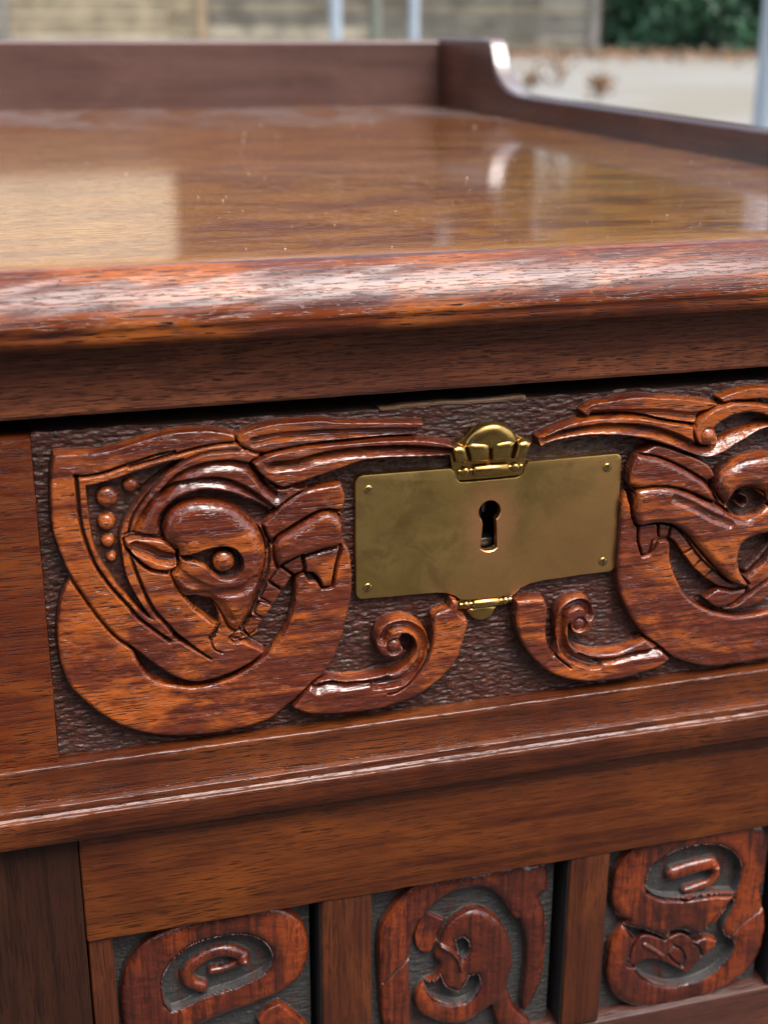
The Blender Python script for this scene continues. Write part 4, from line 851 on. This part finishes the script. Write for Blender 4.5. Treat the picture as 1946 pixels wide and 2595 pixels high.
def turned(zc, x0, x1, r, yc, br):
    lathe_x('turned_bar', [(x0, r * .5), (x0 + .15, r * .85), (x0 + .6, r), ((x0 + x1) / 2, r * 1.04), (x1 - .6, r), (x1 - .15, r * .85), (x1, r * .5)], yc, zc, M_brass2, plate)
    for bx in (x0 - br - .55, x1 + br + .55):
        lathe_x('turned_bead', [(bx + br * math.cos(R(180 - 15 * k)), max(.08, br * math.sin(R(15 * k)))) for k in range(13)], yc, zc, M_brass2, plate)
        lathe_x('turned_neck', [(bx - br - .5, .8), (bx + br + .5, .8)], yc + .2, zc, M_brass2, plate, 12)
turned(15.8, -5.9, 3.6, 1.55, -2.1, 1.35)
turned(-21.0, -4.7, 2.8, 1.25, -1.4, 1.15)
puff('lower_backing', [(-8.6, -20.0), (-8.4, -22.1), (-5, -22.5), (3, -22.5), (6.4, -22.1), (6.6, -20.0), (3, -19.5), (-5, -19.5)], .2, .2, M_brass2, plate, 4, 1.1, 3)
puff('pendant', [(-6.0, -22.4), (-5.4, -24.0), (-4.0, -25.4), (-1.7, -26.1), (.5, -25.5), (1.9, -24.2), (2.5, -22.4), (0, -21.8), (-3.5, -21.8)], 1.2, -.2, M_brass2, plate, 6, .6)
# lock works behind the keyhole
block('lock_case', -9, 9, 9, 14.5, -10, 11, M_iron, plate, .4, 0, 0)
block('key_pin', -1.5, -.2, 2.5, 8.9, 2.6, 5.6, M_iron, plate, .4, 0, 0)
block('lock_ward', -1.9, -.7, 4, 8.9, -4.0, 2.5, M_iron, plate, .3, 0, 0)
block('lock_lever', -3.2, 1.8, 1.6, 8.9, -6.8, -4.2, M_iron, plate, .5, 0, 0)

# dust on the polished top
rs = random.Random(5); V, F = [], []
for i in range(190):
    y = rs.uniform(0, 1) ** 1.6 * 420 + 5; x = rs.uniform(-140, 160); s = rs.uniform(.06, .15) * (1 + y / 500)
    if rs.random() < .06: s *= 2.2
    a = rs.uniform(0, 3.14); k = len(V)
    for (p, q, r) in ((-1, 0, 0), (0, -.6, 0), (1.2, 0, 0), (0, .6, 0), (0, 0, .7)):
        V.append(Vector((x + s * (p * math.cos(a) - q * math.sin(a)), y + s * (p * math.sin(a) + q * math.cos(a)), ZT + .02 + s * r)) * MM)
    F += [(k, k + 1, k + 4), (k + 1, k + 2, k + 4), (k + 2, k + 3, k + 4), (k + 3, k, k + 4)]
me = bpy.data.meshes.new('dust'); me.from_pydata(V, [], F)
tag(link('dust', me, plain('dust_mat', (.62, .58, .52), .9), None, False), "fine pale dust specks scattered on the polished cabinet top", "dust", None, "stuff")

# ------------------------------------------------------------------ the yard around: frame looking along the camera's heading
YAW = R(16.15)
CX, CY = CAM_LOC[0], CAM_LOC[1]
def yard(X, Yd, z=0.0):
    return Vector((CX + X * math.cos(YAW) + Yd * math.sin(YAW), CY - X * math.sin(YAW) + Yd * math.cos(YAW), z))
def ground_z(Yd):
    t = min(max((Yd - 3) / 17, 0), 1)
    return -.75 + .47 * t + (max(Yd - 20, 0) * .004)

# ground sheet
ys = [-400, -100, -40, -12, -6, -3, 0, 2, 3, 4, 5, 6, 8, 10, 12, 14, 16, 18, 20, 22, 26, 32, 45, 80, 160, 400, 900]
xs_ = [-900, -300, -100, -40, -20, -10, -5, -2, 0, 2, 5, 10, 20, 40, 100, 300, 900]
V = [yard(x, y, ground_z(y)) for y in ys for x in xs_]
F = [(j * len(xs_) + i, j * len(xs_) + i + 1, (j + 1) * len(xs_) + i + 1, (j + 1) * len(xs_) + i) for j in range(len(ys) - 1) for i in range(len(xs_) - 1)]
me = bpy.data.meshes.new('ground'); me.from_pydata(V, [], F)
m = NT('sandy_paving')
tc = m.n("ShaderNodeTexCoord").outputs["Object"]
a = m.noise(tc, (.35, .35, .35), 5, .6, .5); b = m.noise(tc, (9, 9, 9), 5, .65); c_ = m.noise(tc, (120, 120, 120), 3, .6)
cc = m.mix(m.ramp(a, .35, .65), (.205, .185, .145), (.25, .245, .225))
cc = m.mix(m.ramp(b, .45, .75, 0, .4), cc, (.22, .17, .11))
cc = m.mix(m.ramp(c_, .5, .8, 0, .3), cc, (.22, .19, .15))
m.l(cc, m.bsdf.inputs["Base Color"]); m.bsdf.inputs["Roughness"].default_value = .9
m.l(m.bump(c_, .4, .01), m.bsdf.inputs["Normal"])
tag(link('ground', me, m.mat, None, True), "pale sandy paved yard running back to fence and hedge", "ground", None, "structure")

def drive_sheet():  # unseen dark ground, added to cut pale reflections in the front's varnish
    V = [yard(x, y, ground_z(y) + .004) for y in (-6.0, -3.0, 0.0, 1.2) for x in (-14, -6, 0, 6, 14)]
    F = [(j * 5 + i, j * 5 + i + 1, (j + 1) * 5 + i + 1, (j + 1) * 5 + i) for j in range(3) for i in range(4)]
    me = bpy.data.meshes.new('added_drive'); me.from_pydata(V, [], F)
    tag(link('added_drive', me, plain('asphalt', (.055, .053, .05), .9, 0, .3, 40, .3), None, False), "dark unseen drive added under the cabinet to keep reflected haze off its front", "drive", None, "structure")
drive_sheet()

def yblock(name, X0, X1, Y0, Y1, z0, z1, mat, parent, origin=None, bev=0.0):
    bm = bmesh.new()
    o = origin if origin is not None else Vector((0, 0, 0))
    vs = [bm.verts.new(yard(x, y, z) - o) for x in (X0, X1) for y in (Y0, Y1) for z in (z0, z1)]
    for f in ((0, 1, 3, 2), (4, 6, 7, 5), (0, 4, 5, 1), (2, 3, 7, 6), (0, 2, 6, 4), (1, 5, 7, 3)):
        bm.faces.new([vs[i] for i in f])
    bmesh.ops.recalc_face_normals(bm, faces=bm.faces)
    if bev: bmesh.ops.bevel(bm, geom=list(bm.edges), offset=bev, segments=1, affect='EDGES')
    me = bpy.data.meshes.new(name); bm.to_mesh(me); bm.free()
    return link(name, me, mat, parent, False)

# fence of horizontal boards
M_fence = [plain('fence_board_a', (.235, .19, .12), .85, 0, .35, 3), plain('fence_board_b', (.17, .148, .105), .85, 0, .35, 3), plain('fence_board_c', (.30, .265, .195), .85, 0, .35, 3), plain('fence_board_d', (.13, .12, .095), .85, 0, .3, 3)]
M_post = plain('fence_post_wood', (.29, .21, .13), .85, 0, .2, 5)
M_postg = plain('fence_post_grey', (.21, .195, .165), .85, 0, .2, 5)
fo = yard(-4, 20, ground_z(20))
fence = empty('board_fence', fo)
tag(fence, "weathered fence of horizontal wooden boards behind the cabinet, left of the hedge", "fence")
rs = random.Random(11)
posts = [-10.9, -8.0, -5.3, -2.55, -.15, 2.9]
for i, X in enumerate(posts):
    yblock('post', X - .06, X + .06, 19.88, 20.0, fo.z, fo.z + 1.95, M_post if i in (3,) else M_postg, fence, fo)
for i in range(len(posts) - 1):
    for k in range(12):
        z = fo.z + .06 + k * .148
        w = rs.uniform(.118, .140)
        p = rs.random()
        mt = M_fence[0] if p < .4 else M_fence[1] if p < .6 else M_fence[2] if p < .82 else M_fence[3]
        if posts[i] >= -.2: mt = M_fence[1] if p < .55 else M_fence[3]
        yblock('board', posts[i] + .065, posts[i + 1] - .065, 19.92 + rs.uniform(0, .012), 19.945 + .012, z, z + w, mt, fence, fo)

# metal poles of a stand behind the cabinet
M_pole = plain('pole_metal', (.34, .40, .46), .45, .0, .06, 8)
M_poled = plain('pole_dark', (.16, .17, .13), .5, .0, .1, 8)
def pole(X, Yd, rad, h, mat, label):
    o = yard(X, Yd, ground_z(Yd)); seg = 20
    root = empty('metal_pole', o)
    V, F = [], []
    for z in (0.0, h):
        for k in range(seg): V.append((rad * math.cos(2 * math.pi * k / seg), rad * math.sin(2 * math.pi * k / seg), z))
    for k in range(seg): F.append((k, (k + 1) % seg, seg + (k + 1) % seg, seg + k))
    F.append(tuple(range(seg))[::-1]); F.append(tuple(seg + k for k in range(seg)))
    me = bpy.data.meshes.new('shaft'); me.from_pydata(V, [], F)
    link('shaft', me, mat, root, True, 40)
    bm = bmesh.new(); bmesh.ops.create_cube(bm, size=1.0)
    for v in bm.verts: v.co = Vector((v.co.x * rad * 5, v.co.y * rad * 5, .006 + v.co.z * .012))
    me = bpy.data.meshes.new('foot_plate'); bm.to_mesh(me); bm.free()
    link('foot_plate', me, mat, root, False)
    tag(root, label, "pole", "metal poles behind the cabinet")
pole(-.247, 7.0, .029, 1.35, M_pole, "pale blue-grey metal pole behind the middle of the cabinet's back gallery, brightest of three")
pole(.140, 7.2, .024, 1.35, M_pole, "thin dull grey-blue metal pole just left of the gallery's right corner")
pole(-.055, 7.6, .030, 1.35, M_poled, "dark olive metal pole between the two pale poles")
pole(1.083, 4.0, .036, 1.35, M_pole, "pale blue metal pole at the right edge in front of the hedge")

# ------------------------------------------------------------------ vegetation
def leaf_cloud(name, pts, size, mat, parent, rs, flat=0.0):
    n = len(pts); P = np.array(pts)
    d = rs.normal(size=(n, 3)); d /= np.linalg.norm(d, axis=1, keepdims=True)
    e = rs.normal(size=(n, 3)); e -= (e * d).sum(1, keepdims=True) * d; e /= np.linalg.norm(e, axis=1, keepdims=True)
    if flat: d[:, 2] *= (1 - flat); e[:, 2] *= (1 - flat)
    s = (size * rs.uniform(.6, 1.3, n))[:, None]
    nn = np.cross(d, e)
    V = np.stack([P - d * s, P + e * s * .5 + nn * s * .15, P + d * s, P - e * s * .5 + nn * s * .15], 1).reshape(-1, 3)
    Q = np.arange(4 * n).reshape(n, 4)
    return link(name, from_np(name, V, Q), mat, parent, False)

M_leaf = plain('hedge_leaf', (.028, .085, .040), .5, 0, .55, 1.6)
M_leaf2 = plain('tree_leaf', (.13, .13, .035), .5, 0, .5, .8)
M_bark = plain('bark', (.10, .075, .05), .9, 0, .3, 6)
M_dry = plain('dry_leaf', (.22, .12, .06), .8, 0, .45, 4)
nrs = np.random.RandomState(4)

ho = yard(5.2, 20.3, ground_z(20))
hedge = empty('hedge', ho)
tag(hedge, "dense dark green hedge beside the end of the fence", "hedge")
pts = []
for i in range(26000):
    X = nrs.uniform(3.05, 9.5); top = 3.4 + .35 * math.sin(X * 1.7) + .2 * math.sin(X * 4.1)
    z = nrs.uniform(.0, 1) * top
    Yd = 19.75 + abs(nrs.normal(0, .28)) + .18 * math.sin(X * 2.3 + z * 2) + .12 * math.sin(X * 5 - z * 3.7)
    if nrs.rand() < .15: z = top + nrs.normal(0, .10); Yd = nrs.uniform(19.7, 20.9)
    pts.append(tuple(yard(X, Yd, z + ground_z(20)) - ho))
leaf_cloud('foliage', pts, .065, M_leaf, hedge, nrs)
for k in range(14):
    X = 3.3 + k * .46
    yblock('stem', X - .03, X + .03, 20.2, 20.27, ho.z, ho.z + 2.2, M_bark, hedge, ho)
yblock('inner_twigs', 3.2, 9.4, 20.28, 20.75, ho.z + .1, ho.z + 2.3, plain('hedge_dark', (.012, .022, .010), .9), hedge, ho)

def tree(X, Yd, H, cr, label, seed):
    rs = np.random.RandomState(seed); z0 = ground_z(Yd)
    o = yard(X, Yd, z0); root = empty('garden_tree', o)
    bm = bmesh.new()
    def limb(p0, p1, r0, r1, seg=8):
        ax = (p1 - p0).normalized(); u = ax.orthogonal().normalized(); w = ax.cross(u)
        A = [bm.verts.new(p0 + (u * math.cos(2 * math.pi * k / seg) + w * math.sin(2 * math.pi * k / seg)) * r0) for k in range(seg)]
        B = [bm.verts.new(p1 + (u * math.cos(2 * math.pi * k / seg) + w * math.sin(2 * math.pi * k / seg)) * r1) for k in range(seg)]
        for k in range(seg): bm.faces.new((A[k], A[(k + 1) % seg], B[(k + 1) % seg], B[k]))
    limb(Vector((0, 0, -.1)), Vector((.1, 0, H * .35)), .20, .14)
    tips = []
    for k in range(9):
        a = 2 * math.pi * k / 9 + rs.uniform(-.3, .3); st = Vector((.1, 0, H * rs.uniform(.26, .36)))
        e = Vector((math.cos(a) * cr * .6, math.sin(a) * cr * .6, H * rs.uniform(.36, .82))); limb(st, e, .08, .025); tips.append(e)
    me = bpy.data.meshes.new('trunk'); bm.to_mesh(me); bm.free(); link('trunk', me, M_bark, root, True)
    cl = [(np.array(t) + rs.normal(0, .25, 3), cr * rs.uniform(.28, .5)) for t in tips for _ in range(3)]
    cl += [(np.array((rs.normal(0, cr * .3), rs.normal(0, cr * .3), H * rs.uniform(.28, .95))), cr * rs.uniform(.25, .45)) for _ in range(16)]
    pts = []
    for c, r in cl:
        v = rs.normal(size=(420, 3)); v /= np.linalg.norm(v, axis=1, keepdims=True)
        pts += list(c + v * (r * rs.uniform(.5, 1.0, 420) ** .5)[:, None])
    leaf_cloud('crown', pts, .085, M_leaf2, root, rs)
    tag(root, label, "tree", "trees beyond the hedge")
tree(3.7, 24.5, 8.6, 2.6, "green garden tree behind the corner where fence and hedge meet, mirrored in the tabletop", 21)
tree(6.9, 25.5, 7.2, 2.2, "lower green garden tree behind the hedge, right of the taller one", 22)

# leaf litter and dry weeds
pts = []
for i in range(2600):
    X = nrs.uniform(1.4, 9.3); Yd = 19.75 - abs(nrs.normal(0, .9))
    pts.append(tuple(yard(X, Yd, ground_z(Yd) + abs(nrs.normal(0, .03)) + .01)))
tag(leaf_cloud('leaf_litter', pts, .055, M_dry, None, nrs, .5), "brown fallen leaves drifted along the foot of the hedge", "leaves", None, "stuff")
def weed(X, Yd, H, label, seed):
    rs = np.random.RandomState(seed); o = yard(X, Yd, ground_z(Yd)); root = empty('dry_weed', o)
    bm = bmesh.new()
    for k in range(9):
        a = rs.uniform(0, 6.28); tip = Vector((math.cos(a) * H * .5 * rs.rand(), math.sin(a) * H * .5 * rs.rand(), H * rs.uniform(.5, 1)))
        w = Vector((-math.sin(a), math.cos(a), 0)) * .004
        q = [bm.verts.new(w), bm.verts.new(-w), bm.verts.new(tip - w), bm.verts.new(tip + w)]; bm.faces.new(q)
    me = bpy.data.meshes.new('stalks'); bm.to_mesh(me); bm.free(); link('stalks', me, M_dry, root, False)
    P = rs.normal(size=(60, 3)) * np.array((H * .28, H * .28, H * .22)) + np.array((0, 0, H * .55)); P[:, 2] = np.abs(P[:, 2])
    leaf_cloud('leaves', P, .035, M_dry, root, rs)
    tag(root, label, "weed", "dry weeds on the yard")
weed(1.32, 13.0, .20, "small dry brown weed on the yard nearest the cabinet's side gallery", 1)
weed(1.66, 13.6, .30, "tallest dry brown weed in the middle of the yard, below the hedge's left end", 2)
weed(1.82, 12.0, .22, "dry brown weed standing apart to the right on the pale yard", 3)
weed(1.98, 13.0, .14, "low dry brown weed between the tallest one and the one standing apart", 4)

# ------------------------------------------------------------------ houses: one beyond the fence (mirrored in the top), one behind the viewer (mirrored in brass and varnish)
def brick_mat(name, c1, c2, mortar):
    m = NT(name)
    tc = m.n("ShaderNodeTexCoord").outputs["UV"]
    br = m.n("ShaderNodeTexBrick"); br.inputs["Scale"].default_value = 1.0
    br.inputs["Color1"].default_value = (*c1, 1); br.inputs["Color2"].default_value = (*c2, 1); br.inputs["Mortar"].default_value = (*mortar, 1)
    br.inputs["Brick Width"].default_value = .225; br.inputs["Row Height"].default_value = .075; br.inputs["Mortar Size"].default_value = .01
    m.l(tc, br.inputs["Vector"]); m.l(br.outputs["Color"], m.bsdf.inputs["Base Color"])
    m.bsdf.inputs["Roughness"].default_value = .9
    m.l(m.bump(br.outputs["Fac"], -.4, .01), m.bsdf.inputs["Normal"])
    return m.mat
def house(name, X0, X1, Y0, Y1, z0, eave, ridge, front_y, mwall, mroof, mframe, mglass, wins, door, label):
    o = yard((X0 + X1) / 2, (Y0 + Y1) / 2, z0); root = empty(name, o)
    w = yblock('wall', X0, X1, Y0, Y1, z0, eave, mwall, root, o)
    uv = w.data.uv_layers.new(name='UVMap')
    for p in w.data.polygons:
        for li in p.loop_indices:
            co = w.data.vertices[w.data.loops[li].vertex_index].co
            uv.data[li].uv = (co.x * math.cos(YAW) - co.y * math.sin(YAW) + co.x * math.sin(YAW) + co.y * math.cos(YAW), co.z)
    ym = (Y0 + Y1) / 2; ov = .35
    V = [yard(X0 - ov, Y0 - ov, eave), yard(X1 + ov, Y0 - ov, eave), yard(X1 + ov, Y1 + ov, eave), yard(X0 - ov, Y1 + ov, eave), yard(X0 - ov, ym, ridge), yard(X1 + ov, ym, ridge)]
    me = bpy.data.meshes.new('roof'); me.from_pydata([v - o for v in V], [], [(0, 1, 5, 4), (2, 3, 4, 5), (0, 4, 3), (1, 2, 5), (0, 3, 2, 1)])
    link('roof', me, mroof, root, False)
    s = -1 if front_y == Y0 else 1
    for (xa, xb, za, zb) in wins:
        f = yblock('window', xa, xb, front_y + s * .002, front_y + s * .05, z0 + za, z0 + zb, mframe, root, o)
        xm = (xa + xb) / 2
        for pa, pb in ((xa + .06, xm - .03), (xm + .03, xb - .06)):
            yblock('pane', pa, pb, front_y + s * .052, front_y + s * .058, z0 + za + .06, z0 + zb - .06, mglass, f, o)
        yblock('sill', xa - .05, xb + .05, front_y + s * .002, front_y + s * .12, z0 + za - .07, z0 + za - .004, mframe, f, o)
    if door:
        xa, xb, zb = door
        d = yblock('door', xa, xb, front_y + s * .002, front_y + s * .06, z0 + .02, z0 + zb, mframe, root, o)
        yblock('handle', xb - .16, xb - .10, front_y + s * .06, front_y + s * .10, z0 + 1.0, z0 + 1.06, M_iron, d, o)
    tag(root, label, "house")
M_brickd = brick_mat('dark_brick', (.045, .022, .012), (.035, .016, .009), (.045, .034, .024))
M_brickw = brick_mat('warm_brick', (.13, .065, .04), (.10, .05, .03), (.13, .11, .09))
M_render = plain('buff_render', (.60, .50, .35), .9, 0, .10, 1.5)
M_tile = plain('roof_tile', (.12, .07, .055), .8, 0, .25, 4)
M_white = plain('white_paint', (.72, .72, .70), .5, 0, .05, 3)
M_glass = plain('window_glass', (.04, .05, .06), .08, 0, .1, 2)
house('brick_house', -3.85, 2.8, 26, 33, ground_z(26), 6.3, 8.6, 26, M_brickd, M_tile, M_white, M_glass,
      [(1.0, 1.25, 4.1, 5.2)], None, "dark brick house beyond the fence, seen only mirrored in the polished top")
house('rendered_house', -14.0, -3.95, 25.2, 31, ground_z(25), 6.9, 9.0, 25.2, M_render, M_tile, M_white, M_glass,
      [(-9.0, -7.8, 3.8, 5.0)], None, "pale buff rendered house beyond the fence's left part, mirrored on the top's left")
house('brick_house', -7.0, 9.0, -12.0, -6.0, -.75, 4.2, 6.4, -6.0, M_brickw, M_tile, M_white, M_glass,
      [(-4.5, -3.1, .9, 2.1), (5.8, 7.2, .9, 2.1), (-4.5, -3.1, 3.2, 4.4), (5.8, 7.2, 3.2, 4.4)], (-1.6, -.6, 2.1), "warm brick house behind the viewer, facing the cabinet's carved front")
